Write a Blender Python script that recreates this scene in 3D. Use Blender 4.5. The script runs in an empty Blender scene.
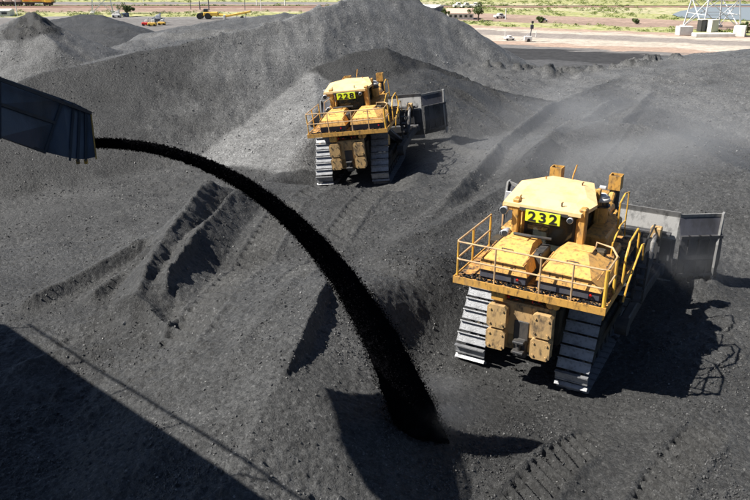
import bpy, bmesh, math, random
import numpy as np
from mathutils import Vector, Matrix, Euler
random.seed(7); rng = np.random.default_rng(11)
PI = math.pi
scn = bpy.context.scene
col = scn.collection

# ------------------------------------------------------------------ camera
CH, CP, CF = 10.0, math.radians(21.5), 760.0
cd = bpy.data.cameras.new('camera'); cam = bpy.data.objects.new('camera', cd); col.objects.link(cam)
cam.location = (0, 0, CH); cam.rotation_euler = (PI/2 - CP, 0, 0)
cd.sensor_width = 36; cd.lens = 36*CF/750; cd.clip_end = 6000; cd.clip_start = .05
scn.camera = cam
# ------------------------------------------------------------------ light
SUN_EL = math.radians(47); SUN_DIR = Vector((-.995, -.09, 0)).normalized()*math.cos(SUN_EL) + Vector((0, 0, math.sin(SUN_EL)))
w = bpy.data.worlds.new('World'); scn.world = w; w.use_nodes = True
nt = w.node_tree; bg = nt.nodes['Background']; sky = nt.nodes.new('ShaderNodeTexSky'); sky.sky_type = 'NISHITA'
sky.sun_disc = False; sky.sun_elevation = SUN_EL; sky.sun_rotation = math.atan2(SUN_DIR.x, SUN_DIR.y)
sky.dust_density = .4; sky.air_density = .55; sky.altitude = 300
nt.links.new(sky.outputs[0], bg.inputs[0]); bg.inputs[1].default_value = .05
sl = bpy.data.lights.new('sun', 'SUN'); sl.energy = 5.0; sl.angle = math.radians(.5); sl.color = (1, .96, .89)
so = bpy.data.objects.new('sun', sl); col.objects.link(so); so.rotation_euler = SUN_DIR.to_track_quat('Z', 'Y').to_euler(); so.location = (-30, -8, 40)
scn.view_settings.view_transform = 'Standard'; scn.view_settings.look = 'None'
scn.view_settings.gamma = 1; scn.view_settings.exposure = 1.02

# ------------------------------------------------------------------ helpers
def pw(u, v, d):
    "world point seen at pixel (u, v) of the 750x500 photograph at depth d"
    return np.array([(u-375)/CF*d, d*(math.cos(CP)+math.sin(CP)*(250-v)/CF), CH+d*(-math.sin(CP)+math.cos(CP)*(250-v)/CF)])
def pz(u, v, z):
    k = -math.sin(CP)+math.cos(CP)*(250-v)/CF
    return pw(u, v, (z-CH)/k)
def setp(o, label=None, cat=None, group=None, kind=None):
    for k, v in (('label', label), ('category', cat), ('group', group), ('kind', kind)):
        if v: o[k] = v
    return o
def empty(name, loc=(0, 0, 0), rot=(0, 0, 0)):
    o = bpy.data.objects.new(name, None); col.objects.link(o); o.location = loc; o.rotation_euler = rot; o.empty_display_size = .2
    return o
def link(name, me, parent=None, m=None):
    o = bpy.data.objects.new(name, me); col.objects.link(o)
    if m is not None and not me.materials: me.materials.append(m)
    if parent is not None: o.parent = parent
    return o
class MB:
    def __init__(s): s.bm = bmesh.new()
    def _t(s, vs, M):
        for v in vs: v.co = M @ v.co
    def box(s, c, size, rot=None, bev=0):
        r = bmesh.ops.create_cube(s.bm, size=1)['verts']
        for v in r: v.co = Vector((v.co.x*size[0], v.co.y*size[1], v.co.z*size[2]))
        if bev:
            es = list({e for v in r for e in v.link_edges})
            q = bmesh.ops.bevel(s.bm, geom=es, offset=bev, segments=1, affect='EDGES', profile=.5)
            r = list({v for f in q['faces'] for v in f.verts} | {v for v in r if v.is_valid})
        M = Matrix.Translation(c) @ (Euler(rot).to_matrix().to_4x4() if rot else Matrix())
        s._t(r, M); return s
    def bar(s, a, b, wx, wz, up=(0, 0, 1), bev=0):
        a, b = Vector(a), Vector(b); d = b-a; L = d.length; y = d.normalized(); u = Vector(up)
        if abs(y.dot(u)) > .98: u = Vector((1, 0, 0))
        x = y.cross(u).normalized(); z = x.cross(y)
        R = Matrix((x, y, z)).transposed().to_4x4()
        r = bmesh.ops.create_cube(s.bm, size=1)['verts']
        for v in r: v.co = Vector((v.co.x*wx, v.co.y*L, v.co.z*wz))
        if bev:
            es = list({e for v in r for e in v.link_edges})
            q = bmesh.ops.bevel(s.bm, geom=es, offset=bev, segments=1, affect='EDGES', profile=.5)
            r = list({v for f in q['faces'] for v in f.verts} | {v for v in r if v.is_valid})
        s._t(r, Matrix.Translation((a+b)/2) @ R); return s
    def cyl(s, a, b, r1, r2=None, n=12, caps=True):
        a, b = Vector(a), Vector(b); d = b-a
        r = bmesh.ops.create_cone(s.bm, cap_ends=caps, segments=n, radius1=r1, radius2=r1 if r2 is None else r2, depth=d.length)['verts']
        s._t(r, Matrix.Translation((a+b)/2) @ d.to_track_quat('Z', 'Y').to_matrix().to_4x4()); return s
    def tube(s, pts, r, n=8, closed=False):
        pts = [Vector(p) for p in pts]; N = len(pts); rings = []
        for i, p in enumerate(pts):
            if closed: t = (pts[(i+1) % N]-pts[i-1]).normalized()
            else: t = (pts[min(i+1, N-1)]-pts[max(i-1, 0)]).normalized()
            u = Vector((0, 0, 1)) if abs(t.z) < .9 else Vector((1, 0, 0))
            x = t.cross(u).normalized(); y = x.cross(t)
            rr = r[i] if hasattr(r, '__len__') else r
            rings.append([s.bm.verts.new(p+(x*math.cos(2*PI*k/n)+y*math.sin(2*PI*k/n))*rr) for k in range(n)])
        for i in range(N if closed else N-1):
            A, B = rings[i], rings[(i+1) % N]
            for k in range(n): s.bm.faces.new((A[k], A[(k+1) % n], B[(k+1) % n], B[k]))
        if not closed:
            s.bm.faces.new(rings[0]); s.bm.faces.new(list(reversed(rings[-1])))
        return s
    def prism(s, poly, h, M=Matrix()):
        "poly in local xy, extruded along z from 0 to h"
        b = [s.bm.verts.new(M @ Vector((x, y, 0))) for x, y in poly]; t = [s.bm.verts.new(M @ Vector((x, y, h))) for x, y in poly]
        s.bm.faces.new(list(reversed(b))); s.bm.faces.new(t); n = len(poly)
        for i in range(n): s.bm.faces.new((b[i], b[(i+1) % n], t[(i+1) % n], t[i]))
        return s
    def hull(s, pts):
        vs = [s.bm.verts.new(p) for p in pts]; q = bmesh.ops.convex_hull(s.bm, input=vs)
        bmesh.ops.delete(s.bm, geom=[e for e in q['geom_interior'] if isinstance(e, bmesh.types.BMVert)], context='VERTS')
        return s
    def mesh(s, name='mesh', smooth=False):
        bmesh.ops.recalc_face_normals(s.bm, faces=s.bm.faces)
        me = bpy.data.meshes.new(name); s.bm.to_mesh(me); s.bm.free()
        if smooth: me.polygons.foreach_set('use_smooth', [True]*len(me.polygons))
        return me
    def build(s, name, m, parent=None, smooth=False):
        return link(name, s.mesh(name, smooth), parent, m)
YZ = Matrix(((0, 0, 1, 0), (1, 0, 0, 0), (0, 1, 0, 0), (0, 0, 0, 1)))   # poly (x,y)->(y,z), extrude along x

# ------------------------------------------------------------------ materials
def mat(name, base=(.5, .5, .5), rough=.6, metal=0, dirt=None, dirt_amt=.5, dscale=3., dirt2=None, d2_amt=0, bump=0, bscale=30., spec=.5, lo=.42, hi=.62):
    m = bpy.data.materials.new(name); m.use_nodes = True; n = m.node_tree.nodes; L = m.node_tree.links; p = n['Principled BSDF']
    p.inputs['Roughness'].default_value = rough; p.inputs['Metallic'].default_value = metal; p.inputs['Specular IOR Level'].default_value = spec
    tc = n.new('ShaderNodeTexCoord')
    src = None
    def noise(scale, detail=6, rgh=.62, off=0):
        mp = n.new('ShaderNodeMapping'); mp.inputs['Location'].default_value = (off, off*.7, off*1.3); mp.inputs['Scale'].default_value = (1, 1, .45); L.new(tc.outputs['Object'], mp.inputs[0])
        t = n.new('ShaderNodeTexNoise'); t.inputs['Scale'].default_value = scale; t.inputs['Detail'].default_value = detail; t.inputs['Roughness'].default_value = rgh
        L.new(mp.outputs[0], t.inputs['Vector']); return t
    rgb = n.new('ShaderNodeRGB'); rgb.outputs[0].default_value = (*base, 1); src = rgb.outputs[0]
    def layer(src, colr, amt, scale, off, lo, hi):
        t = noise(scale, off=off); r = n.new('ShaderNodeMapRange'); r.inputs[1].default_value = lo; r.inputs[2].default_value = hi; r.inputs[4].default_value = amt
        L.new(t.outputs[0], r.inputs[0]); mx = n.new('ShaderNodeMix'); mx.data_type = 'RGBA'
        L.new(r.outputs[0], mx.inputs[0]); L.new(src, mx.inputs[6]); mx.inputs[7].default_value = (*colr, 1); return mx.outputs[2], r.outputs[0]
    if dirt: src, f = layer(src, dirt, dirt_amt, dscale, 1.3, lo, hi)
    if dirt2: src, f2 = layer(src, dirt2, d2_amt, dscale*2.7, 7.7, .5, .66)
    L.new(src, p.inputs['Base Color'])
    if dirt:
        r = n.new('ShaderNodeMapRange'); r.inputs[3].default_value = rough; r.inputs[4].default_value = min(1, rough+.3); L.new(f, r.inputs[0]); L.new(r.outputs[0], p.inputs['Roughness'])
    if bump:
        t = noise(bscale, 4); b = n.new('ShaderNodeBump'); b.inputs['Strength'].default_value = bump; b.inputs['Distance'].default_value = .02
        L.new(t.outputs[0], b.inputs['Height']); L.new(b.outputs[0], p.inputs['Normal'])
    return m
COALC = (.022, .023, .025)
M = {}
M['yellow'] = mat('machine_yellow_paint', (.55, .30, .07), .5, dirt=(.2, .13, .07), dirt_amt=.65, dscale=4, dirt2=(.03, .027, .025), d2_amt=.75, bump=.12, lo=.5, hi=.72)
M['cover'] = mat('cover_yellow_paint', (.70, .39, .11), .45, dirt=(.42, .25, .11), dirt_amt=.6, dscale=3.2, dirt2=(.06, .05, .04), d2_amt=.6, bump=.1, lo=.5, hi=.7)
M['roof'] = mat('sun_faded_roof_paint', (.82, .58, .28), .5, dirt=(.62, .34, .12), dirt_amt=.7, dscale=1.4, dirt2=(.2, .14, .09), d2_amt=.25, bump=.1, lo=.5, hi=.72)
M['rail'] = mat('handrail_paint', (.56, .38, .2), .5, dirt=(.3, .2, .12), dirt_amt=.6, dscale=5)
M['railpost'] = mat('handrail_post_paint', (.72, .4, .05), .45, dirt=(.2, .13, .06), dirt_amt=.5, dscale=5)
M['deck'] = mat('rusty_deck_plate', (.5, .24, .06), .7, dirt=(.035, .03, .028), dirt_amt=1, dscale=4.5, dirt2=(.62, .35, .1), d2_amt=.8, bump=.6, bscale=25, lo=.4, hi=.56)
M['weight'] = mat('counterweight_paint', (.46, .30, .13), .6, dirt=(.22, .14, .08), dirt_amt=.7, dscale=3, lo=.45, hi=.75, dirt2=(.03, .027, .025), d2_amt=.8, bump=.25)
M['dark'] = mat('grimy_dark_steel', (.03, .03, .032), .6, dirt=(.07, .06, .05), dirt_amt=.7, dscale=5, bump=.3)
M['hullm'] = mat('coal_caked_hull', (.06, .045, .025), .75, dirt=(.02, .02, .02), dirt_amt=.9, dscale=2.5, bump=.5)
M['tank'] = mat('dark_blue_grey_tank', (.05, .055, .075), .5, dirt=(.1, .09, .08), dirt_amt=.5, dscale=4)
M['shoe'] = mat('worn_track_steel', (.27, .275, .285), .45, .35, dirt=(.04, .04, .045), dirt_amt=.9, dscale=4.5, dirt2=(.08, .08, .08), d2_amt=.5, bump=.3, lo=.5, hi=.8)
M['shoedark'] = mat('track_link_steel', (.05, .05, .055), .6, .3, dirt=(.02, .02, .02), dirt_amt=.8, dscale=5)
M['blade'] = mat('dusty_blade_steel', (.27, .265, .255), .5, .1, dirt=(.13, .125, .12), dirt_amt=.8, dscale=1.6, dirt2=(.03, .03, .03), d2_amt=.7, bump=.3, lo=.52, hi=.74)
M['bladedark'] = mat('shaded_blade_steel', (.06, .06, .065), .55, .1, dirt=(.02, .02, .02), dirt_amt=.8, dscale=2, bump=.4)  # dark of the blade's shaded lower parts, put into the colour
M['bladewing'] = mat('shaded_wing_steel', (.075, .075, .09), .5, .2, dirt=(.03, .03, .033), dirt_amt=.8, dscale=1.8, bump=.3)  # wings turn away from the sun; that shade is put into the colour
M['chrome'] = mat('hydraulic_rod_steel', (.5, .48, .45), .3, .6, dirt=(.1, .09, .08), dirt_amt=.7, dscale=7)
M['lamp'] = mat('lamp_shell_grey', (.5, .52, .55), .35, .3)
M['red'] = mat('red_plastic', (.6, .02, .015), .35)
M['white'] = mat('off_white_paint', (.75, .74, .7), .5, dirt=(.45, .42, .38), dirt_amt=.5, dscale=4)
M['sign'] = mat('fluorescent_yellow_sign', (.72, .88, .03), .45)
M['black'] = mat('black_lettering', (.012, .012, .012), .5)
M['interior'] = mat('cab_interior', (.1, .09, .08), .8, dirt=(.35, .3, .22), dirt_amt=.8, dscale=7)
M['hivis'] = mat('dark_seat_fabric', (.03, .03, .035), .9)
M['rubber'] = mat('black_rubber', (.02, .02, .02), .8)
g = bpy.data.materials.new('cab_glass'); g.use_nodes = True; p = g.node_tree.nodes['Principled BSDF']
p.inputs['Base Color'].default_value = (.2, .22, .2, 1); p.inputs['Roughness'].default_value = .08; p.inputs['Transmission Weight'].default_value = .85; p.inputs['IOR'].default_value = 1.45
M['glass'] = g
M['navy'] = mat('navy_painted_steel', (.032, .05, .082), .5, dirt=(.02, .024, .03), dirt_amt=.7, dscale=1.6, dirt2=(.07, .075, .08), d2_amt=.35, bump=.12)
M['navyedge'] = mat('navy_rib_steel', (.012, .018, .028), .55, dirt=(.02, .02, .02), dirt_amt=.5, dscale=4)
M['lip'] = mat('worn_yellow_lip', (.5, .28, .04), .6, dirt=(.06, .05, .04), dirt_amt=.8, dscale=6)
M['concrete'] = mat('pale_concrete', (.72, .7, .65), .8, dirt=(.55, .5, .44), dirt_amt=.6, dscale=.8)
M['galv'] = mat('galvanised_steel', (.62, .64, .66), .5, .2)
M['leaf'] = mat('scrub_leaf', (.16, .21, .035), .7, dirt=(.09, .12, .03), dirt_amt=.7, dscale=1.1)
M['treeleaf'] = mat('tree_leaf', (.08, .12, .035), .7, dirt=(.13, .15, .05), dirt_amt=.7, dscale=1.5)
M['bark'] = mat('bark', (.16, .12, .09), .9)
M['train_y'] = mat('locomotive_yellow', (.8, .5, .06), .45, dirt=(.7, .25, .05), dirt_amt=.3, dscale=.5)
M['train_r'] = mat('locomotive_orange', (.75, .22, .04), .5)
M['wagon'] = mat('wagon_pale', (.66, .58, .54), .6, dirt=(.45, .36, .32), dirt_amt=.6, dscale=.3)
M['roofw'] = mat('white_roof_sheet', (.85, .85, .84), .5)
M['wallb'] = mat('blue_grey_cladding', (.09, .13, .2), .6, dirt=(.05, .07, .1), dirt_amt=.5, dscale=.3)
M['pinkroof'] = mat('faded_pink_roof', (.6, .4, .33), .7)
M['winglass'] = mat('dark_window_glass', (.03, .035, .04), .15)
M['grass_y'] = mat('plant_yellow_machine', (.8, .5, .08), .5)

def coal_material(name, attr=True):
    m = bpy.data.materials.new(name); m.use_nodes = True; n = m.node_tree.nodes; L = m.node_tree.links; p = n['Principled BSDF']
    tc = n.new('ShaderNodeTexCoord')
    def noise(scale, detail, rgh=.6):
        t = n.new('ShaderNodeTexNoise'); t.inputs['Scale'].default_value = scale; t.inputs['Detail'].default_value = detail; t.inputs['Roughness'].default_value = rgh
        L.new(tc.outputs['Object'], t.inputs['Vector']); return t.outputs[0]
    def vor(scale):
        t = n.new('ShaderNodeTexVoronoi'); t.inputs['Scale'].default_value = scale; L.new(tc.outputs['Object'], t.inputs['Vector']); return t
    a = n.new('ShaderNodeAttribute'); a.attribute_name = 'tone'; a.attribute_type = 'GEOMETRY'
    def math_(op, x, y):
        t = n.new('ShaderNodeMath'); t.operation = op
        for i, q in enumerate((x, y)):
            if isinstance(q, (int, float)): t.inputs[i].default_value = q
            else: L.new(q, t.inputs[i])
        return t.outputs[0]
    def mr(x, a0, a1, b0, b1):
        t = n.new('ShaderNodeMapRange'); t.inputs[1].default_value = a0; t.inputs[2].default_value = a1; t.inputs[3].default_value = b0; t.inputs[4].default_value = b1; L.new(x, t.inputs[0]); return t.outputs[0]
    v1 = vor(9); v2 = vor(26)
    sep = n.new('ShaderNodeSeparateColor'); L.new(v1.outputs['Color'], sep.inputs[0])
    sep2 = n.new('ShaderNodeSeparateColor'); L.new(v2.outputs['Color'], sep2.inputs[0])
    k = math_('MULTIPLY', mr(noise(.6, 5), .3, .7, .78, 1.22), mr(noise(9, 8, .75), .3, .7, .74, 1.26))
    k = math_('MULTIPLY', k, mr(sep.outputs[0], 0, 1, .74, 1.26))
    k = math_('MULTIPLY', k, mr(sep2.outputs[1], 0, 1, .7, 1.3))
    # rare glints of coal facets, put into the base colour
    k = math_('MULTIPLY', k, mr(sep2.outputs[0], .965, 1, 1, 2.6))
    t = math_('MULTIPLY', k, a.outputs['Fac'])
    cc = n.new('ShaderNodeCombineColor')
    warm = math_('MULTIPLY', t, 1.0); L.new(math_('MULTIPLY', t, .995), cc.inputs[0]); L.new(math_('MULTIPLY', t, 1.0), cc.inputs[1]); L.new(math_('MULTIPLY', t, .995), cc.inputs[2])
    L.new(cc.outputs[0], p.inputs['Base Color'])
    p.inputs['Roughness'].default_value = .55; p.inputs['Specular IOR Level'].default_value = .3
    h = math_('ADD', math_('MULTIPLY', noise(8, 12, .78), .085), math_('MULTIPLY', v1.outputs['Distance'], -.022))
    h = math_('ADD', h, math_('MULTIPLY', v2.outputs['Distance'], -.016))
    b = n.new('ShaderNodeBump'); b.inputs['Strength'].default_value = 1; b.inputs['Distance'].default_value = 1.; L.new(h, b.inputs['Height']); L.new(b.outputs[0], p.inputs['Normal'])
    return m
M['coal'] = coal_material('coal_surface')
def lump_material():
    m = bpy.data.materials.new('coal_lump'); m.use_nodes = True; n = m.node_tree.nodes; L = m.node_tree.links; p = n['Principled BSDF']
    a = n.new('ShaderNodeAttribute'); a.attribute_name = 'ltone'; a.attribute_type = 'INSTANCER'
    cc = n.new('ShaderNodeCombineColor')
    for i in range(3): L.new(a.outputs['Fac'], cc.inputs[i])
    L.new(cc.outputs[0], p.inputs['Base Color']); p.inputs['Roughness'].default_value = .5; p.inputs['Specular IOR Level'].default_value = .4
    return m
M['lump'] = lump_material()
M['coalblack'] = mat('fresh_black_coal', (.009, .009, .01), .8, dirt=(.016, .016, .018), dirt_amt=.5, dscale=6, bump=.6, bscale=14, spec=.15)

# ------------------------------------------------------------------ noise
def hash2(ix, iy, seed):
    n = (ix.astype(np.int64)*374761393 + iy.astype(np.int64)*668265263 + seed*1442695041) & 0xffffffff
    n = ((n ^ (n >> 13))*1274126177) & 0xffffffff
    n = (n ^ (n >> 16)) & 0xffffffff
    return n/4294967295.0
def perlin(x, y, seed=0):
    ix = np.floor(x); iy = np.floor(y); fx = x-ix; fy = y-iy
    ux = fx*fx*fx*(fx*(fx*6-15)+10); uy = fy*fy*fy*(fy*(fy*6-15)+10)
    def gr(dx, dy):
        a = hash2(ix+dx, iy+dy, seed)*2*PI
        return np.cos(a)*(fx-dx)+np.sin(a)*(fy-dy)
    a = gr(0, 0); b = gr(1, 0); c = gr(0, 1); d = gr(1, 1)
    return ((a+(b-a)*ux)*(1-uy)+(c+(d-c)*ux)*uy)*1.4
def fbm(x, y, scale, octv, seed=0, gain=.5):
    s = 0; a = 1; f = 1/scale
    for i in range(octv):
        s = s+a*perlin(x*f+i*17.3, y*f-i*9.1, seed+i); a *= gain; f *= 2.03
    return s
def sstep(a, b, x):
    t = np.clip((x-a)/(b-a), 0, 1); return t*t*(3-2*t)

# ------------------------------------------------------------------ terrain
def polyd(X, Y, pts):
    "signed distance to a polyline (+ left of travel), height and arc length at the nearest point"
    best = np.full(X.shape, 1e9); pb = np.zeros_like(X); wv = np.zeros_like(X); sd = np.zeros_like(X); hz = np.zeros_like(X); sl_ = np.zeros_like(X); acc = 0
    for a, b in zip(pts[:-1], pts[1:]):
        dx, dy = b[0]-a[0], b[1]-a[1]; L2 = dx*dx+dy*dy; Ls = math.sqrt(L2)
        t = np.clip(((X-a[0])*dx+(Y-a[1])*dy)/L2, 0, 1)
        ex = X-a[0]-t*dx; ey = Y-a[1]-t*dy; d = np.hypot(ex, ey); cr = (dx*ey-dy*ex)/Ls; pp = np.abs(cr)
        k = (d < best-1e-7) | ((d < best+1e-7) & (pp > pb))
        best = np.where(k, d, best); pb = np.where(k, pp, pb); wv = np.where(k, cr/np.maximum(d, .05), wv); sd = np.where(k, d*np.where(cr > 0, 1., -1.), sd)
        if len(a) > 2: hz = np.where(k, a[2]+(b[2]-a[2])*t, hz)
        sl_ = np.where(k, acc+Ls*t, sl_); acc += Ls
    polyd.w = np.clip(wv, -1, 1)
    return sd, hz, sl_, acc
def ridge(X, Y, pts, L, R):
    "L, R: (slope, flat-distance, slope beyond) on either side"
    best = np.full(X.shape, -99.)
    for a, b in zip(pts[:-1], pts[1:]):
        dx, dy = b[0]-a[0], b[1]-a[1]; L2 = dx*dx+dy*dy
        t = np.clip(((X-a[0])*dx+(Y-a[1])*dy)/L2, 0, 1)
        ex = X-a[0]-t*dx; ey = Y-a[1]-t*dy; d = np.hypot(ex, ey)
        w_ = np.clip(.5+.5*(dx*ey-dy*ex)/math.sqrt(L2)/np.maximum(d, .05), 0, 1); w_ = w_*w_*(3-2*w_)
        def prof(s): return np.minimum(d, s[1])*s[0]+np.maximum(d-s[1], 0)*s[2]
        best = np.maximum(best, a[2]+(b[2]-a[2])*t-(prof(L)*w_+prof(R)*(1-w_)))
    return best
PD = {}
P = lambda *a: [tuple(pw(*q)) for q in a]
S = lambda s: (s, 999, s)
# every stockpile crest runs left to right, so "left" of travel is the far side: name, crest, far side, near side, albedo
RIDGES = [
 ('great_pile', P((-60,105,41.6),(0,88,43.9),(50,72,46.1),(104,60,48.4),(140,51,50.1),(180,45,51.7),(250,31,55.3),(310,13,59.5),(345,3,63.2),(385,-4,67.7),(418,2,70),(443,12,70.5),(474,34,73),(504,57,78)), (.5, 16, .5), S(.6), .058),
 ('plateau_edge', P((100,50,66),(127,42,66),(173,33,70),(227,19,76),(250,17,76),(285,12,76)), S(.5), (.05, 9, .6), .085),
 ('far_left_hump', P((43,22,86),(67,17,86),(80,14,86),(100,15,86),(123,21,86),(138,28,86),(158,34,86)), S(.5), (.12, 40, .3), .045),
 ('left_hill', P((-30,36,58),(0,26,58),(12,20,58),(30,17,58),(42,26,57),(52,47,54)), S(.5), S(.42), .09),
 ('dark_pile', P((320,67,53),(345,53,54),(385,47,55),(425,62,55.5),(460,76,56),(500,90,55.5),(555,102,54.5)), S(.6), S(.55), .028),
 ('dark_pile_back', P((322,62,57),(345,48,58),(375,52,58)), S(.6), S(.6), .034),
 ('terrace', P((425,68,54.5),(500,92,54.5),(560,104,53)), S(.5), (.10, 9, .3), .040),
 ('lumpy_band', P((430,62,66),(480,63,66),(560,66,68),(640,64,70),(672,64,70),(700,72,68)), S(.5), (.1, 10, .15), .085),
 ('windrow', P((385,258,25.2),(450,203,31),(510,142,40),(560,101,50),(600,84,57),(640,73,62),(700,70,64)), S(.55), (.11, 9, .2), .056),
 ('dust_dome', P((559,134,38),(600,121,40),(643,123,40),(690,139,38),(727,163,34),(755,176,32),(800,200,30)), S(.3), S(.2), .062),
 ('small_dark_heap', P((551,139,36.5),(540,147,35.5),(524,167,33)), S(.7), S(.8), .024),
 ('right_plateau', P((630,84,58),(670,76,58),(710,66,60),(750,57,62),(830,48,64)), (.12, 10, .5), (.1, 30, .2), .10),
]
BRIGHT = P((150,231,30),(200,186,33.3),(250,136,37.2),(311,71,44.3),(326,86,44))
MOUND = P((-40,262,26.5),(0,252,27),(80,246,27.5),(135,234,28),(200,214,30),(262,183,33.5),(300,158,38),(330,149,40.5),(400,146,43),(470,166,40),(520,190,34))
FORE = P((323,280,20.6),(303,330,18.0),(268,400,15.7),(235,480,13.8))
LOBE = P((336,298,21.2),(350,370,18.5),(350,440,16.6))
RIDGELETS = [  # world path from pixels on z ~ .2, height, half width left/right of travel
 ([(172,236),(130,254),(60,289),(10,312)], .36, .38, .8, .1),
 ([(166,257),(120,279),(84,303)], .28, .28, .6, .1),
 ([(240,186),(205,212),(172,258),(146,294),(136,318),(128,345)], .95, 1.05, 1.1, .1),
 ([(268,192),(240,212),(192,264),(156,322)], .80, .95, .5, .1),
 ([(0,242),(60,240),(100,236)], .25, .3, .3, .3),
 ([(60,330),(110,318),(150,322),(175,350)], .25, .35, .35, .3),
 ([(0,370),(60,350),(110,352)], .2, .4, .4, .3),
 ([(385,245),(455,204),(512,148),(560,108)], .50, .5, .55, .2),
 ([(380,262),(440,236),(500,196),(560,150)], .25, .6, .5, .2),
 ([(620,100),(580,130),(540,168)], .3, .6, .5, .2),
 ([(655,92),(620,128),(590,150)], .25, .5, .5, .2),
 ([(425,120),(470,150),(500,168)], .25, .5, .5, .2),
 ([(345,262),(300,310),(250,372),(215,430)], .10, .3, .5, .2),
]
PRINTS = [([(330,190),(300,208)], .45), ([(292,208),(263,240),(226,290),(190,335),(168,360)], .52), ([(378,190),(322,262),(290,310)], .40),
          ([(455,86),(500,103),(545,118)], .45), ([(452,105),(500,120),(528,130)], .45), ([(720,400),(675,450),(640,520)], .42), ([(610,400),(560,440),(500,510)], .42),
          ([(560,150),(640,110)], .4), ([(640,150),(600,190)], .4)]
DOZ = [dict(loc=(3.866, 17.914, -.57), yaw=.515, pitch=.019, roll=.005), dict(loc=(-1.109, 36.25, -.66), yaw=.197, pitch=.037, roll=-.123)]
def dmat(q):
    return Matrix.Translation(q['loc']) @ Matrix.Rotation(-q['yaw'], 4, 'Z') @ Matrix.Rotation(q['pitch'], 4, 'X') @ Matrix.Rotation(q['roll'], 4, 'Y')
def terrain(X, Y, fine=True):
    wob = fbm(X, Y, 3.0, 3, 5)*.35
    Xw = X+fbm(X, Y, 5, 3, 31)*.5; Yw = Y+fbm(X, Y, 5, 3, 47)*.5
    base = -.5+.55*(1-sstep(-9, 1, X+(Y-20)*.25))*(1-sstep(30, 40, Y))
    sdm, _, _, _ = polyd(X+wob*.5, Y+wob*.5, MOUND)
    base = base-4.5*(1-sstep(-4.5, -2.5, X+wob))*sstep(0, 2.5, sdm)*(1-sstep(56, 66, Y))
    edge = 68+0*X
    base = base-.38*np.maximum(Y-edge, 0)
    Hh = base; tone = np.full(X.shape, .046)
    def put(h, tn, k=.25, mw=.25):
        nonlocal Hh, tone
        m = sstep(-mw, mw, h-Hh); e = np.clip(.5+.5*(h-Hh)/k, 0, 1)
        Hh = Hh*(1-e)+h*e+k*e*(1-e); tone = tone*(1-m)+tn*m
    put(ridge(Xw, Yw, MOUND, (.6, 3, .6), (.05, 60, .05)), .050)
    for nm, pts, fa, ne, tn in RIDGES:
        if nm == 'great_pile':
            xg = X+(Xw-X)*.5; yg = Y+(Yw-Y)*.5
            pl = 2.1-.25*(xg+4.4)+.39*(yg-54)-.25*np.maximum(xg+3.8, 0)
            cx_, cy_, cz_ = (np.array([p[i] for p in pts[:11]]) for i in range(3))
            yc = np.interp(xg, cx_, cy_); zc = np.interp(xg, cx_, cz_); bh = yg-yc
            hl = zc-.05*np.clip(bh, 0, 12)-.5*np.maximum(bh-12, 0)-.75*np.maximum(xg-cx_[-1], 0)-.4*np.maximum(cx_[0]-8-xg, 0)
            hl = hl+np.exp(-((bh-.3)/1.2)**2)*(.10+.45*np.clip(fbm(X, Y, 1.7, 4, 161), 0, 1))*sstep(-14, -10, X)
            h = np.maximum(np.minimum(pl, hl), ridge(Xw, Yw, pts[10:], fa, ne))
        elif nm in ('dark_pile', 'left_hill'):
            h = ridge(Xw, Yw, pts, fa, ne)
        else: h = ridge(X+wob*.5, Y+wob*.5, pts, fa, ne)
        put(h, tn if nm != 'great_pile' else (.036+.075*sstep(-14, -7, X+wob*6))+.03*sstep(-.3, .8, bh))  # darker left end: shading of the spur is put into the tone
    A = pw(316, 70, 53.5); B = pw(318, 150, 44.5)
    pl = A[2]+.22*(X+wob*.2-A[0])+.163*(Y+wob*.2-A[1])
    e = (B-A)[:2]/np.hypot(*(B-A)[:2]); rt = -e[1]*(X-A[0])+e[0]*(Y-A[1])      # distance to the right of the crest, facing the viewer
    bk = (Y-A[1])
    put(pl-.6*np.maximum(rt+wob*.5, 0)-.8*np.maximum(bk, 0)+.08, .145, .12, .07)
    # foreground pile with its scarp, and the lobe under the stream
    sd, hz, s_, L_ = polyd(X+wob*.35, Y+wob*.35, FORE)
    fs = sstep(0, .5, s_)*(1-sstep(L_*.35, L_*.68, s_)); ad = np.abs(sd)
    put(ridge(X+wob*.35, Y+wob*.35, FORE, S(.42), (.30, 9, .5))-np.where(sd > 0, np.minimum(1.6*ad, .34*fs), 0), .062, .12)  # paler tone carries the sunlight on the heap's left slope
    put(ridge(X+wob*.3, Y+wob*.3, LOBE, S(.5), S(.3))-.1, .044, .3)  # darker tone carries the shade on the side away from the sun
    # swell of the dark ground between the machines and the landing heap
    for x, y, h, r in ((1.6, 21.5, .25, 2.5), (-2, 27, .3, 4)):
        Hh = Hh+h*np.exp(-((X-x)**2+(Y-y)**2)/r**2)
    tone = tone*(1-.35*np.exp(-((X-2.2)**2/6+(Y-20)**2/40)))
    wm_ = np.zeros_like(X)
    gp_ = pz(135, 340, .2); tone = tone*(1-.35*np.exp(-((X-gp_[0])**2/1.2+(Y-gp_[1])**2/6)))  # shade of the gully, painted into the tone
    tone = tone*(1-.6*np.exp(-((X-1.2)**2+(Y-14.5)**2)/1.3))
    for px, h, wl, wr, fd in RIDGELETS:
        pts = [tuple(pz(u, v, .2)) for u, v in px]
        sd, _, s_, L_ = polyd(X+wob*.35, Y+wob*.35, pts)
        a = np.where(sd > 0, np.abs(sd)/wl, np.abs(sd)/wr)
        f = sstep(0, .25*L_, s_)*sstep(0, .15*L_, L_-s_)
        Hh = Hh+h*f*np.clip(1-a, 0, 1)**1.1*(1+.10*fbm(X, Y, .5, 2, 91)); wm_ = np.maximum(wm_, f*np.clip(1.3-a, 0, 1))
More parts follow.
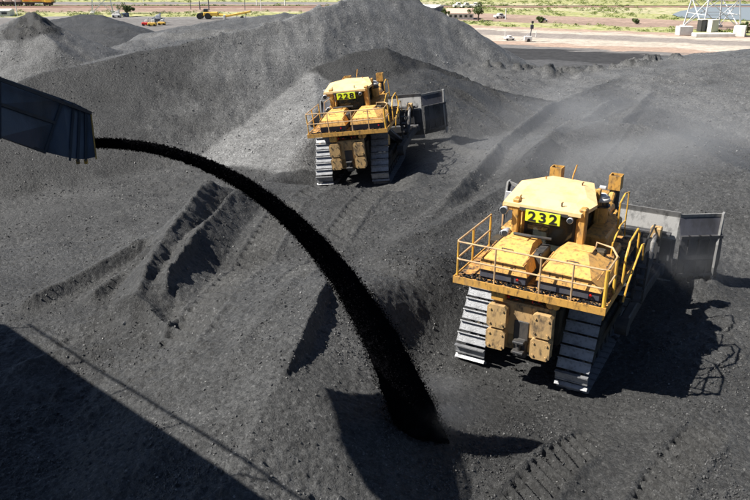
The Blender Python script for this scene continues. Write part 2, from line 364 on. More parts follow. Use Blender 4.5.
    for (u0, v0), (u1, v1), dd0 in (((478, 65), (560, 68), 65), ((560, 68), (640, 70), 66), ((640, 65), (672, 67), 67)):
        sd, _, s_, L_ = polyd(X, Y, [tuple(pw(u0, v0, dd0)), tuple(pw(u1, v1, dd0))])
        Hh = Hh+np.exp(-(sd/1.1)**2)*np.clip(fbm(X, Y, 1.3, 4, 141)*1.1+.05, 0, .5)*1.0; tone = tone*(1-.5*np.exp(-(sd/.9)**2)*sstep(.0, .3, fbm(X, Y, 1.3, 4, 141)))
    pk = pw(32, 22, 57); gk = np.exp(-(((X-pk[0])/2.0)**2+((Y-pk[1])/2.5)**2)); Hh = Hh+gk*(.35+.5*fbm(X, Y, 1.3, 3, 151)); tone = tone*(1-.75*sstep(.25, .5, gk))
    bars = np.zeros_like(X); pm = np.zeros_like(X)
    for px, wd in PRINTS:
        pts = [tuple(pz(u, v, .5 if u < 300 and v > 215 else .1)) for u, v in px]
        sd, _, s_, L_ = polyd(X, Y, pts)
        ad = np.abs(sd); f = sstep(0, .8, s_)*sstep(0, .8, L_-s_)*np.clip(.95+fbm(X, Y, 2.5, 2, 61), 0, 1)
        inn = 1-sstep(wd-.06, wd+.04, ad)
        pt_, bw_ = (.50, .34) if pts[0][1] > 19 else (.34, .25); ph = ((s_-.6*sd)/pt_) % 1; pm = np.maximum(pm, inn*f)
        bars = bars+f*(inn*(-.08+.19*np.clip(1-np.abs(ph-.5)/bw_, 0, 1))+.07*np.exp(-((ad-wd-.12)/.09)**2))
    # ground packed flat under the machines
    for q in DOZ:
        Mi = dmat(q).inverted(); lx = Mi[0][0]*X+Mi[0][1]*Y+Mi[0][3]; ly = Mi[1][0]*X+Mi[1][1]*Y+Mi[1][3]
        # plane z of machine base
        n = dmat(q).to_3x3() @ Vector((0, 0, 1)); l = q['loc']; zp = l[2]-(n.x*(X-l[0])+n.y*(Y-l[1]))/n.z
        dd = np.hypot(np.maximum(np.abs(lx)-2.0, 0), np.maximum(np.abs(ly-2.6)-3.4, 0))
        if l[1] > 20: dd = np.hypot(np.maximum(np.abs(lx)-2.0-np.where(lx > 0, 2.0, 1.4)*sstep(5.5, 7, ly), 0), np.maximum(np.abs(ly-3.0)-5.5, 0))
        f = 1-sstep(0, (np.where(lx < 0, 2.0, 1.6)*(1-.65*sstep(4, 6.5, ly))) if l[1] > 20 else 2.4, dd); Hh = Hh*(1-f)+(zp-.22)*f
        ddb = np.hypot(np.maximum(np.abs(lx)-3.4, 0), np.maximum(np.abs(ly-8.8)-.7, 0))
        if q['loc'][1] < 20: Hh = Hh+.4*np.exp(-(ddb/.7)**2)*(1+.5*fbm(X, Y, .6, 3, 77))
    slope = 1.
    r = 1+0*X
    Hh = Hh+fbm(X, Y, 4.5, 3, 3)*.10
    if fine:
        rough = np.clip(.5+fbm(X, Y, 7, 3, 101)*1.2, .12, 1)
        Hh = Hh+bars
        rough = rough*(1-.65*wm_)*(1-.85*pm)
        Hh = Hh+rough*(fbm(X, Y, .8, 3, 13)*.06+np.maximum(fbm(X, Y, .28, 3, 23), 0)**1.5*.10)+fbm(X, Y, .13, 2, 29)*.026*(1-pm)
        # creases that run down the faces of the great pile
        ff = sstep(40, 46, Y)*np.clip(tone-.06, 0, .01)*60
        Hh = Hh+ff*(fbm(X*.95+Y*.2, Y*.28, 1.1, 3, 41)*.10)
    tone = tone*(1+.18*fbm(X, Y, 6, 4, 55)+.10*fbm(X, Y, 1.2, 3, 58))
    return Hh, np.clip(tone, .012, .3)
def grid_mesh(name, X, Y, Z, attrs=None):
    nr, nc = X.shape
    co = np.stack([X, Y, Z], -1).reshape(-1, 3).astype(np.float32)
    idx = np.arange(nr*nc).reshape(nr, nc)
    q = np.stack([idx[:-1, :-1], idx[:-1, 1:], idx[1:, 1:], idx[1:, :-1]], -1).reshape(-1, 4).astype(np.int32)
    me = bpy.data.meshes.new(name); me.vertices.add(len(co)); me.vertices.foreach_set('co', co.ravel())
    me.loops.add(q.size); me.loops.foreach_set('vertex_index', q.ravel()); me.polygons.add(len(q))
    me.polygons.foreach_set('loop_start', np.arange(0, q.size, 4, dtype=np.int32)); me.update(calc_edges=True)
    me.polygons.foreach_set('use_smooth', np.ones(len(q), bool))
    for k, a in (attrs or {}).items():
        if a.ndim == 3:
            at = me.attributes.new(k, 'FLOAT_COLOR', 'POINT'); c = np.concatenate([a.reshape(-1, 3), np.ones((nr*nc, 1))], 1)
            at.data.foreach_set('color', c.astype(np.float32).ravel())
        else:
            at = me.attributes.new(k, 'FLOAT', 'POINT'); at.data.foreach_set('value', a.astype(np.float32).ravel())
    me.update(); return me
ny, nx = 1050, 700
t = np.linspace(6.5**-.5, 112**-.5, ny); yy = t**-2
ss = np.linspace(-.80, .74, nx)
Yg = np.repeat(yy[:, None], nx, 1); Xg = (Yg+3)*ss[None, :]
Zg, Tg = terrain(Xg, Yg)
Zg = np.maximum(Zg, -9.3)
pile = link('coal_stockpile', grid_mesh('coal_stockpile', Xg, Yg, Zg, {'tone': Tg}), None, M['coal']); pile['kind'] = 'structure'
if True:   # coarse skirt: the bench carries on behind and beside the camera
    pass
# ------------------------------------------------------------------ the plain beyond the stockpile
ZP = -9.0
def gz(u, v): return pz(u, v, ZP)
def plain_colour(X, Y):
    n1 = fbm(X, Y, 14, 4, 301); n2 = fbm(X, Y*2.2, 3.5, 4, 311); n3 = fbm(X*.3, Y*2, 5, 3, 321); nf = fbm(X, Y, 1.3, 3, 331)
    YY = Y+.45*np.maximum(X-15, 0)+n1*1.2
    coal = np.array([.045, .045, .047]); grey = np.array([.20, .19, .185]); pink = np.array([.36, .265, .21]); tan = np.array([.38, .34, .285]); red = np.array([.28, .205, .165]); road = np.array([.25, .22, .2])
    grs = np.array([.34, .34, .14]); dry = np.array([.44, .40, .25]); sand = np.array([.43, .38, .32])
    def mixc(a, b, t): return a+(b-a)*np.clip(t, 0, 1)[..., None]
    right = [(0, coal*1.8), (152, coal), (171, grey*.8), (176, pink), (184, sand), (196, road), (208, sand), (215, pink), (222, grs), (236, red), (252, red*1.15), (262, pink*.9), (267, grs), (290, dry), (330, grs), (380, red), (460, grs), (600, grs*.8)]
    left = [(0, coal*2), (190, grey*.8), (238, grey), (246, grs), (262, dry), (266, red), (283, pink*.9), (287, sand*.8), (290, grs), (299, red), (303, grey), (318, grs), (345, dry), (420, grs), (600, grs*.8)]
    def bands(tb, w_):
        c = np.zeros(X.shape+(3,)); c[:] = tb[0][1]
        for y0, cc in tb[1:]: c = mixc(c, cc, sstep(y0-w_, y0+w_, YY+n3*3.0))
        return c
    cr = bands(right, 1.0); cl = bands(left, 1.0)
    c = mixc(cl, cr, sstep(-12, 22, X-(Y-200)*.12+n1*5))
    far_ = sstep(330, 420, Y)
    veg = ((c[..., 1] > c[..., 0]*.85) & (c[..., 2] < c[..., 0]*.62))*1.
    c = mixc(c, np.array([.15, .19, .05])*np.ones_like(c), veg*np.clip(n2*1.4+.1, 0, .8)); c = mixc(c, dry*1.1*np.ones_like(c), veg*np.clip(-n2*1.5-.1, 0, .7)); c = mixc(c, sand*np.ones_like(c), veg*np.clip(nf*n2*3, 0, .5))
    c = c*(1+.16*n2+.12*nf)[..., None]*(1+.10*n3)[..., None]
    return np.clip(c, .01, .8), veg
nyf, nxf = 620, 620
yf = np.concatenate([np.linspace(60, 118, 30), np.linspace(118.6, 340, nyf-110), np.geomspace(342, 3500, 80)]); sf = np.linspace(-.75, .75, nxf)
Yf = np.repeat(yf[:, None], nxf, 1); Xf = Yf*sf[None, :]
Cf, Vf = plain_colour(Xf, Yf)
Zf = ZP+np.zeros_like(Xf)+.12*fbm(Xf, Yf, 9, 3, 401)*(1-sstep(300, 500, Yf))
m = bpy.data.materials.new('earth_and_scrub'); m.use_nodes = True; n = m.node_tree.nodes; L = m.node_tree.links; p = n['Principled BSDF']
a = n.new('ShaderNodeAttribute'); a.attribute_name = 'earth'; t_ = n.new('ShaderNodeTexNoise'); t_.inputs['Scale'].default_value = 1.1; t_.inputs['Detail'].default_value = 9; t_.inputs['Roughness'].default_value = .7
tc = n.new('ShaderNodeTexCoord'); L.new(tc.outputs['Object'], t_.inputs['Vector']); r = n.new('ShaderNodeMapRange'); r.inputs[1].default_value = .3; r.inputs[2].default_value = .7; r.inputs[3].default_value = .72; r.inputs[4].default_value = 1.25; L.new(t_.outputs[0], r.inputs[0])
vm = n.new('ShaderNodeVectorMath'); vm.operation = 'SCALE'; L.new(a.outputs['Color'], vm.inputs[0]); L.new(r.outputs[0], vm.inputs['Scale']); L.new(vm.outputs[0], p.inputs['Base Color']); p.inputs['Roughness'].default_value = .9; p.inputs['Specular IOR Level'].default_value = .1
M['earth'] = m
pl_ = link('plain', grid_mesh('plain', Xf, Yf, Zf, {'earth': Cf}), None, M['earth']); pl_['kind'] = 'structure'
b = MB(); b.box((0, -1000, ZP-.6), (6000, 2100, .1)); b.build('ground', M['earth'])['kind'] = 'structure'
# pond behind the pylon
wm = bpy.data.materials.new('pond_water'); wm.use_nodes = True; p = wm.node_tree.nodes['Principled BSDF']; p.inputs['Base Color'].default_value = (.20, .235, .26, 1); p.inputs['Roughness'].default_value = .6
q1 = [gz(672,15), gz(680,11.5), gz(687,10.5), gz(696,7), gz(712,5), gz(740,4), gz(800,6), gz(860,14), gz(800,22), gz(752,21), (gz(724,19.5)), gz(700,18.5), gz(680,18)]
me = bpy.data.meshes.new('pond'); me.from_pydata([(float(x), float(y), ZP+.2) for x, y, z in q1], [], [tuple(range(len(q1)))]); me.update()
link('pond', me, None, wm)['kind'] = 'structure'
# low scrub, counted by nobody: clumps of leaf-sized faces
def clump_mesh(seed, nf_, h):
    r_ = np.random.default_rng(seed); V, F = [], []
    for i in range(nf_):
        a_, el, rr = r_.random()*2*PI, r_.random()*1.35, r_.random()**.4*.5
        c = np.array([math.cos(a_)*math.cos(el)*rr, math.sin(a_)*math.cos(el)*rr, math.sin(el)*rr*h*2]); j = len(V)
        d1 = r_.normal(size=3); d1 /= np.linalg.norm(d1); d2 = np.cross(d1, r_.normal(size=3)); d2 /= np.linalg.norm(d2); s_ = .05+.08*r_.random()
        V += [tuple(c+d1*s_), tuple(c+d2*s_*.7), tuple(c-d1*s_), tuple(c-d2*s_*.7)]; F.append((j, j+1, j+2, j+3))
    return V, F
bv, bf, off = [], [], 0
protos = [tuple(np.array(q) for q in clump_mesh(s_, 38, hh)) for s_, hh in ((1, .5), (2, .7), (3, .6), (4, .4))]
ntry = 26000; ys = 175+rng.random(ntry)**1.0*190; xs = (rng.random(ntry)*1.3-.65)*ys
cc, vg = plain_colour(xs[None], ys[None]); vg = vg[0]; keepb = (vg > .5) & (rng.random(ntry) < np.clip(.35+fbm(xs, ys, 12, 3, 501), .03, .8))
pond_c = gz(745, 12); keepb &= ~((xs > gz(664,12)[0]*.98) & (ys > gz(720,20)[1]) & (ys < gz(720,4)[1]))
for x, y in zip(xs[keepb][:5200], ys[keepb][:5200]):
    V, F = protos[int(rng.integers(4))]; s_ = .5+1.5*rng.random()**2.5; an = rng.random()*6.28; ca, sa = math.cos(an), math.sin(an)
    W_ = np.stack([V[:, 0]*ca-V[:, 1]*sa, V[:, 0]*sa+V[:, 1]*ca, V[:, 2]], 1)*[s_*1.25, s_*1.25, s_*.75]+[x, y, ZP]
    bv.append(W_); bf.append(F+off); off += len(V)
me = bpy.data.meshes.new('scrub'); me.from_pydata([tuple(map(float, v)) for v in np.concatenate(bv)], [], [tuple(map(int, f)) for f in np.concatenate(bf)]); me.update()
setp(link('scrub', me, None, M['leaf']), 'low yellow green scrub growing on the plain beyond the stockpiles', 'scrub', kind='stuff')
def tree(u, v, h, wdt, seed, label, cat='tree', name='tree', grp=None):
    r_ = np.random.default_rng(seed); o = empty(name, tuple(gz(u, v))); setp(o, label, cat, grp)
    b = MB(); b.tube([(0, 0, -.2), (.1, 0, h*.3), (-.1, .1, h*.6)], [wdt*.06, wdt*.045, wdt*.02], 7)
    for k in range(5): a_ = k*1.3; b.tube([(0, 0, h*.35), (math.cos(a_)*wdt*.3, math.sin(a_)*wdt*.3, h*(.55+.05*k))], [wdt*.03, wdt*.012], 5)
    b.build('trunk', M['bark'], o)
    V, F = [], []
    cl = [(r_.normal(size=3)*[wdt*.24, wdt*.24, h*.16]+[0, 0, h*.64], wdt*(.12+.12*r_.random())) for _ in range(11)]
    for i in range(1500):
        c0, r0_ = cl[int(r_.integers(len(cl)))]; d = r_.normal(size=3); d /= np.linalg.norm(d); c = c0+d*r0_*r_.random()**.35; j = len(V)
        d1 = r_.normal(size=3); d1 /= np.linalg.norm(d1); d2 = np.cross(d1, r_.normal(size=3)); d2 /= np.linalg.norm(d2); s_ = .10+.14*r_.random()
        V += [tuple(c+d1*s_), tuple(c+d2*s_*.6), tuple(c-d1*s_), tuple(c-d2*s_*.6)]; F.append((j, j+1, j+2, j+3))
    me = bpy.data.meshes.new('crown'); me.from_pydata(V, [], F); me.update(); link('crown', me, o, M['treeleaf'])
tree(478, 20.5, 4.6, 4.4, 1, 'lone dark green tree beside the long low building')
tree(127, 16.5, 3.6, 4.2, 2, 'round dark green tree near the left pylon')
tree(444, 19, 2.8, 2.4, 3, 'small bush at the near corner of the dark shed', 'bush', 'bush')
tree(747, 33, 2.6, 3.2, 4, 'green bush right of the concrete pylon footings', 'bush', 'bush')
tree(636, 24, 1.6, 2.2, 5, 'small green bush on the verge left of the pylon', 'bush', 'bush')
tree(540, 22.5, 1.5, 2.6, 6, 'small bush at the near end of the strip between roads', 'bush', 'bush')
# lattice pylons
def pylon(u, v, base, top, H, yaw, label, legs=True, th=.22, foot=True):
    o = empty('pylon', tuple(gz(u, v)), (0, 0, yaw)); setp(o, label, 'pylon')
    def pt(ix, iy, z): k = base+(top-base)*z/H; return Vector((ix*k/2, iy*k/2, z))
    for ix, iy in ((-1, -1), (1, -1), (1, 1), (-1, 1)): MB().bar(pt(ix, iy, .3), pt(ix, iy, H), th, th).build('leg', M['galv'], o)
    zs = [0.3, H*.22, H*.40, H*.55, H*.68, H*.79, H*.89, H]
    for f in range(4):
        c = [(-1, -1), (1, -1), (1, 1), (-1, 1)]; A_, B_ = c[f], c[(f+1) % 4]
        for z0, z1 in zip(zs[:-1], zs[1:]):
            b = MB(); b.bar(pt(*A_, z0), pt(*B_, z1), th*.6, th*.6); b.bar(pt(*B_, z0), pt(*A_, z1), th*.6, th*.6); b.bar(pt(*A_, z1), pt(*B_, z1), th*.6, th*.6)
            if z1-z0 > 4: zm = (z0+z1)/2; mid = (pt(*A_, zm)+pt(*B_, zm))/2; b.bar(pt(*A_, zm), mid, th*.5, th*.5); b.bar(pt(*B_, zm), mid, th*.5, th*.5)
            b.build('brace', M['galv'], o)
    for z, L2 in ((H*.72, 7), (H*.86, 5.5), (H, 4)):
        b = MB(); b.bar((-L2, 0, z), (L2, 0, z+.2), th, th); b.bar((-L2, 0, z), (0, 0, z+2), th*.6, th*.6); b.bar((L2, 0, z), (0, 0, z+2), th*.6, th*.6); b.build('cross_arm', M['galv'], o)
    if foot:
        for ix, iy in ((-1, -1), (1, -1), (1, 1), (-1, 1)): MB().box((ix*base/2, iy*base/2, .2), (1.3, 1.3, .9), bev=.06).build('footing', M['concrete'], o)
    return o
pylon(711, 29, 10.2, 1.6, 34, .12, 'large steel lattice pylon standing on pale concrete at the upper right', th=.30)
pylon(103, 13.5, 6.4, 1.4, 26, .3, 'smaller lattice pylon at the upper left behind the dark coal hump', th=.2)
def blocks(u, v, s_, yaw, label, name='concrete_block', m='concrete'):
    p_ = gz(u, v); o = MB().box((0, 0, s_[2]/2), s_, bev=.08).build(name, M[m]); o.location = tuple(p_); o.rotation_euler = (0, 0, yaw); setp(o, label, 'concrete block', 'concrete blocks round the pylon base')
blocks(683.5, 35, (3.4, 2.2, 2.1), .1, 'pale cubic concrete block at the left foot of the large pylon')
blocks(739, 36, (2.6, 3.4, 2.4), -.5, 'pale concrete block with shaded end at the right foot of the pylon')
blocks(713, 36.5, (9.4, 2.6, .8), .02, 'long low concrete slab between the pylon footings')
def cabinet(u, v, w_, h, m, label):
    p_ = gz(u, v); o = empty('switch_cabinet', tuple(p_), (0, 0, .35)); setp(o, label, 'cabinet', 'cabinets under the pylon')
    MB().box((0, 0, h/2), (w_, 1.5, h), bev=.05).build('housing', M[m], o); MB().box((0, -.765, h/2), (w_*.8, .03, h*.85), bev=.01).build('door', M['concrete' if m == 'concrete' else 'tank'], o); MB().box((0, 0, h+.06), (w_+.2, 1.7, .12)).build('lid', M['concrete'], o)
cabinet(701.5, 31.5, 2.0, 2.9, 'dark', 'tall cabinet with a dark open front under the pylon'); cabinet(712, 32, 2.2, 2.9, 'concrete', 'tall white closed cabinet under the pylon')
# far shed behind the great pile
def building(name, u, v, w_, d_, h, yaw, wall, roof, label, cat, over=.4, wins=0, openings=0, pitch=.8):
    o = empty(name, tuple(gz(u, v)), (0, 0, yaw)); setp(o, label, cat)
    MB().box((0, 0, h/2), (w_, d_, h)).build('wall', M[wall], o)
    r1_ = MB().hull([Vector(p) for p in ((-w_/2-over, -d_/2-over, h+.01), (w_/2+over, -d_/2-over, h+.01), (w_/2+over, d_/2+over, h+.01), (-w_/2-over, d_/2+over, h+.01), (-w_/2-over, 0, h+pitch), (w_/2+over, 0, h+pitch))]).build('roof', M[roof], o)
    for k in range(wins):
        x = -w_/2+w_*(k+.5)/wins; f = MB().box((x, -d_/2-.03, h*.52), (w_/wins*.62, .06, h*.5)).build('window', M['white'], o); MB().box((x, -d_/2-.07, h*.52), (w_/wins*.52, .03, h*.4)).build('pane', M['winglass'], f)
    for k in range(openings):
        x = -w_/2+w_*(k+.5)/openings; MB().box((x, -d_/2-.04, h*.45), (w_/openings*.8, .08, h*.88)).build('doorway', M['black'], o)
    return o
building('shed', 421, 15.5, 11, 13, 2.9, -.35, 'wallb', 'roofw', 'dark blue grey shed with a white roof rising behind the great pile', 'shed', 1.0, openings=3, pitch=.5)
building('low_building', 460, 18.5, 7.6, 5, 1.7, -.03, 'white', 'pinkroof', 'long low white building with a faded pink roof left of the lone tree', 'building', .3, wins=5, pitch=1.3)
building('white_cabin', 2, 15.6, 6.5, 4, 1.7, .05, 'white', 'roofw', 'small white cabin at the far left edge below the railway', 'cabin', .2, wins=2, pitch=.4)
building('site_hut', 126, 16.6, 1.6, 1.6, .9, .05, 'wallb', 'wallb', 'small blue grey hut beside the round green tree', 'hut', .1, wins=1, pitch=.3)
# train
def bogies(o, xs_):
    for x in xs_:
        b = MB(); b.box((x, 0, .75), (2.8, 2.2, .35)); bg_ = b.build('bogie', M['dark'], o)
        b = MB()
        for dx in (-.9, .9):
            for y in (-.95, .95): b.cyl((x+dx, y-.06, .5), (x+dx, y+.06, .5), .48, n=14)
        link('wheels', b.mesh('wheels'), bg_, M['dark'])['kind'] = 'stuff'
yt = gz(40, 7.2)[1]
MB().box((0, yt, ZP+.2), (500, 4.2, .5)).build('railway_ballast', M['pinkroof'])['kind'] = 'structure'
for k, s_ in enumerate((-.75, .75)):
    setp(MB().box((-40, yt+s_, ZP+.52), (400, .08, .14)).build('rail', M['dark']), ('nearer' if k == 0 else 'farther')+' steel rail of the railway line carrying the train', 'rail', 'rails of the railway line')
x_l = gz(25.5, 7)[0]; x_r = gz(56, 7)[0]; Lc = x_r-x_l
o = empty('locomotive', ((x_l+x_r)/2, yt, ZP+.6)); setp(o, 'yellow and orange diesel locomotive at the head of the pale wagons', 'locomotive')
b = MB(); b.box((-.8, 0, 2.45), (Lc-1.8, 2.5, 2.5), bev=.1); b.build('body', M['train_y'], o)
b = MB(); b.box((Lc/2-1.6, 0, 2.5), (2.6, 2.9, 2.9), bev=.25); cb = b.build('cab', M['train_y'], o); MB().box((Lc/2-1.6, -1.47, 3.1), (1.6, .04, .7)).build('window', M['winglass'], cb); MB().box((Lc/2-.28, 0, 3.1), (.04, 2.2, .7)).build('window', M['winglass'], cb)
for x, w_ in ((-Lc/2+1.6, 1.8), (-Lc/2+4.4, 1.2), (.5, 1.5)): MB().box((x, -1.27, 2.4), (w_, .04, 1.4)).build('side_panel', M['train_r'], o)
for x in (-Lc/2+3.1, -.9): MB().box((x, -1.27, 2.6), (1.0, .04, 1.1)).build('grille', M['roofw'], o)
MB().box((0, 0, 1.12), (Lc, 2.7, .3)).build('underframe', M['dark'], o); bogies(o, (-Lc/2+2.2, Lc/2-2.2))
w0 = None
for k in range(5):
    xr_ = x_l-.6-k*(9.2*.33*1.0+.0)*1.0-k*.0
    wg_ = None
    if k == 0:
        w0 = empty('wagon', (0, 0, 0)); Lw = gz(24, 7)[0]-gz(15.6, 7)[0]
        b = MB(); b.cyl((-Lw/2+.15, 0, 2.3), (Lw/2-.15, 0, 2.3), 1.35, n=20); tk_ = b.build('tank', M['wagon'], w0, True); MB().cyl((0, 0, 3.5), (0, 0, 3.95), .35, n=12).build('filler_dome', M['wagon'], tk_)
        MB().box((0, 0, 1.0), (Lw-.1, 2.3, .22)).build('underframe', M['dark'], w0); bogies(w0, (0,))
        wg_ = w0

    if wg_ is None:
        def cpt(o_, par=None):
            c = o_.copy(); col.objects.link(c)
            if par is not None: c.parent = par
            for ch in list(o_.children): cpt(ch, c)
            return c
        wg_ = cpt(w0)
    wg_.location = (x_l-.5-Lw/2-k*(Lw+.25), yt, ZP+.6)
    setp(wg_, ('pale tank wagon coupled right behind the locomotive', 'second pale wagon of the train, between two others', 'third pale wagon of the train, cut by the left edge of the photo', 'pale wagon beyond the left edge of the photo, fourth of the train', 'pale wagon farthest left, last of the train')[k], 'wagon', 'pale wagons of the train')
# poles
def pole(u, v, h, label, arm=0, m='galv', r_=.13):
    o = empty('pole', tuple(gz(u, v))); setp(o, label, 'pole', 'poles on the far plain')
    MB().cyl((0, 0, 0), (0, 0, h), r_, r_*.6, 8).build('shaft', M[m], o)
    if arm: MB().bar((-arm, 0, h-.3), (arm, 0, h-.3), .14, .14).build('arm', M[m], o)
pole(17.5, 16, 7, 'thin pale pole just right of the white cabin'); pole(209, 10, 9, 'grey pole with a cross arm above the yellow loader', .9, 'tank', .2)
pole(245, 10, 9, 'thin grey pole above the yellow conveyor beam', .6, 'tank'); pole(257, 6.5, 6, 'thick white pole up at the top edge', 0, 'white', .22); pole(261, 9.5, 8, 'thin white pole right of the thick white one', 0, 'white')
pole(191, 9.5, 5, 'short grey pole left of the yellow loader', 0, 'tank'); pole(144, 5, 5, 'short white pole beyond the brown earth band', 0, 'white', .18); pole(505.5, 19.5, 3.2, 'short white post at the road junction', .25, 'white', .2)
pole(285, 6, 4.5, 'white post standing at the end of the dark track', 0, 'white', .25); pole(200, 9.5, 3, 'low grey post over the loader', 0, 'tank', .2)
# yellow loader and conveyor beam
def vehicle(name, u, v, L2, h, yaw, m, label, cat, grp=None):
    o = empty(name, tuple(gz(u, v)), (0, 0, yaw)); setp(o, label, cat, grp)
    MB().box((0, 0, h*.42), (L2, 1.8, h*.42), bev=.12).build('body', M[m], o)
    cb = MB().hull([Vector(p) for p in ((-L2*.22, -.8, h*.63), (L2*.3, -.8, h*.63), (L2*.3, .8, h*.63), (-L2*.22, .8, h*.63), (-L2*.12, -.7, h), (L2*.2, -.7, h), (L2*.2, .7, h), (-L2*.12, .7, h))]).build('cab', M[m], o)
    MB().box((L2*.04, -.78, h*.8), (L2*.26, .05, h*.2), (.2, 0, 0)).build('window', M['winglass'], cb)
    for x in (-L2*.32, L2*.32):
        for y in (-.85, .85): MB().cyl((x, y-.12, h*.2), (x, y+.12, h*.2), h*.2, n=14).build('wheel', M['rubber'], o)
vehicle('pickup', 458, 8, 3.6, 1.9, .2, 'white', 'white vehicle parked leftmost of the three behind the low building', 'car', 'white vehicles parked behind the low building')
vehicle('pickup', 466, 8.2, 3.6, 1.9, .2, 'white', 'white vehicle parked in the middle of the three behind the low building', 'car', 'white vehicles parked behind the low building')
vehicle('pickup', 475, 7.6, 3.6, 1.8, -.2, 'white', 'white vehicle nearest the lone tree, parked by itself', 'car', 'white vehicles parked behind the low building')
vehicle('pickup', 499.5, 18.3, 3.4, 1.5, .3, 'white', 'pale vehicle on the earth road right of the lone tree', 'car')
vehicle('pickup', 542.5, 21.3, 2.4, 1.0, .3, 'white', 'small white vehicle by the bushes between the two roads', 'car')
vehicle('pickup', 509, 40, 2.1, 1.0, .1, 'white', 'small pale vehicle on the grey verge left of the light tower', 'car')
o = empty('wheel_loader', tuple(gz(204, 19)), (0, 0, 0)); setp(o, 'yellow wheel loader with black tyres parked left of the conveyor beam', 'loader')
MB().box((2.2, 0, 1.5), (4.2, 2.0, 1.1), bev=.15).build('body', M['grass_y'], o); MB().box((.8, 0, 2.4), (1.3, 1.5, 1.1), bev=.08).build('cab', M['winglass'], o)
for x in (-1.0, 1.4):
    for y in (-1, 1): MB().cyl((x, y-.3, .9), (x, y+.3, .9), .9, n=16).build('wheel', M['rubber'], o)
MB().bar((4.2, 0, 1.3), (7.0, 0, 1.1), 1.6, .5, bev=.1).build('boom', M['grass_y'], o)
o = empty('portable_conveyor', tuple(gz(238, 19.5))); setp(o, 'long yellow inclined conveyor beam on a pale frame right of the loader', 'conveyor')
MB().bar((-3.8, 0, .9), (3.9, 0, 2.3), 1.2, .55, bev=.06).build('beam', M['grass_y'], o); MB().box((-3.9, 0, .7), (.6, 1.4, 1.3), bev=.05).build('hopper', M['white'], o)
for x in (-.5, 2.2): MB().bar((x, 0, 0), (x+.3, 0, 1.6), .2, .2).build('support', M['white'], o)
MB().cyl((1.2, -.6, .5), (1.2, .6, .5), .5, n=14).build('wheel', M['rubber'], o)
# plant by the heaps at upper left
def sorter(u, v, s_, label, m1, m2):
    o = empty('screening_plant', tuple(gz(u, v))); setp(o, label, 'machine', 'small machines in the yard beyond the dark hump')
    MB().box((0, 0, .6*s_), (2.2*s_, 1.4*s_, .7*s_), bev=.08).build('chassis', M[m1], o); MB().bar((-1.0*s_, 0, .9*s_), (.9*s_, 0, 2.0*s_), .7*s_, .25*s_).build('deck', M[m2], o)
    MB().box((.3*s_, 0, 1.3*s_), (.9*s_, .9*s_, .8*s_), bev=.06).build('engine_box', M[m2], o)
    for x in (-.7, .7): MB().cyl((x*s_, -.75*s_, .3*s_), (x*s_, .75*s_, .3*s_), .3*s_, n=12).build('wheel', M['rubber'], o)
sorter(146, 25.5, .9, 'small red and white machine, leftmost in the yard', 'red', 'white'); sorter(152.5, 26, 1.0, 'small yellow machine second from left in the yard', 'grass_y', 'white')
sorter(157.5, 22.5, 1.25, 'tall grey frame machine behind the yellow one', 'tank', 'galv'); sorter(162, 25, .9, 'pale machine with a yellow chassis, rightmost in the yard', 'grass_y', 'galv')
sorter(117, 17.5, 1.15, 'white machine with a slanted deck beside the blue grey hut', 'white', 'white')
# light tower on the grey verge
o = empty('light_tower', tuple(gz(528.5, 41.5))); setp(o, 'mobile light tower with a dark mast on a white trailer by the grey verge', 'light tower')
MB().box((-.2, 0, .7), (1.7, 1.1, 1.0), bev=.08).build('generator_box', M['white'], o); MB().cyl((.3, 0, 1.1), (.6, 0, 4.2), .1, n=8).build('mast', M['tank'], o)
MB().box((.55, 0, 3.2), (.7, .5, .9), bev=.05).build('lamp_head', M['tank'], o); MB().box((.6, 0, 4.2), (.5, .4, .5), bev=.05).build('lamp_head', M['dark'], o); MB().bar((-1.8, 0, .3), (.3, 0, 2.0), .09, .09).build('stay', M['galv'], o)
for y in (-.6, .6): MB().cyl((-.1, y-.08, .35), (-.1, y+.08, .35), .35, n=12).build('wheel', M['rubber'], o)
for k, (u, v) in enumerate(((536, 37), (505, 36.5))): pole(u, v, 1.6, ('slim marker post right of the light tower', 'slim marker post above the small pale vehicle')[k], 0, 'white', .1)
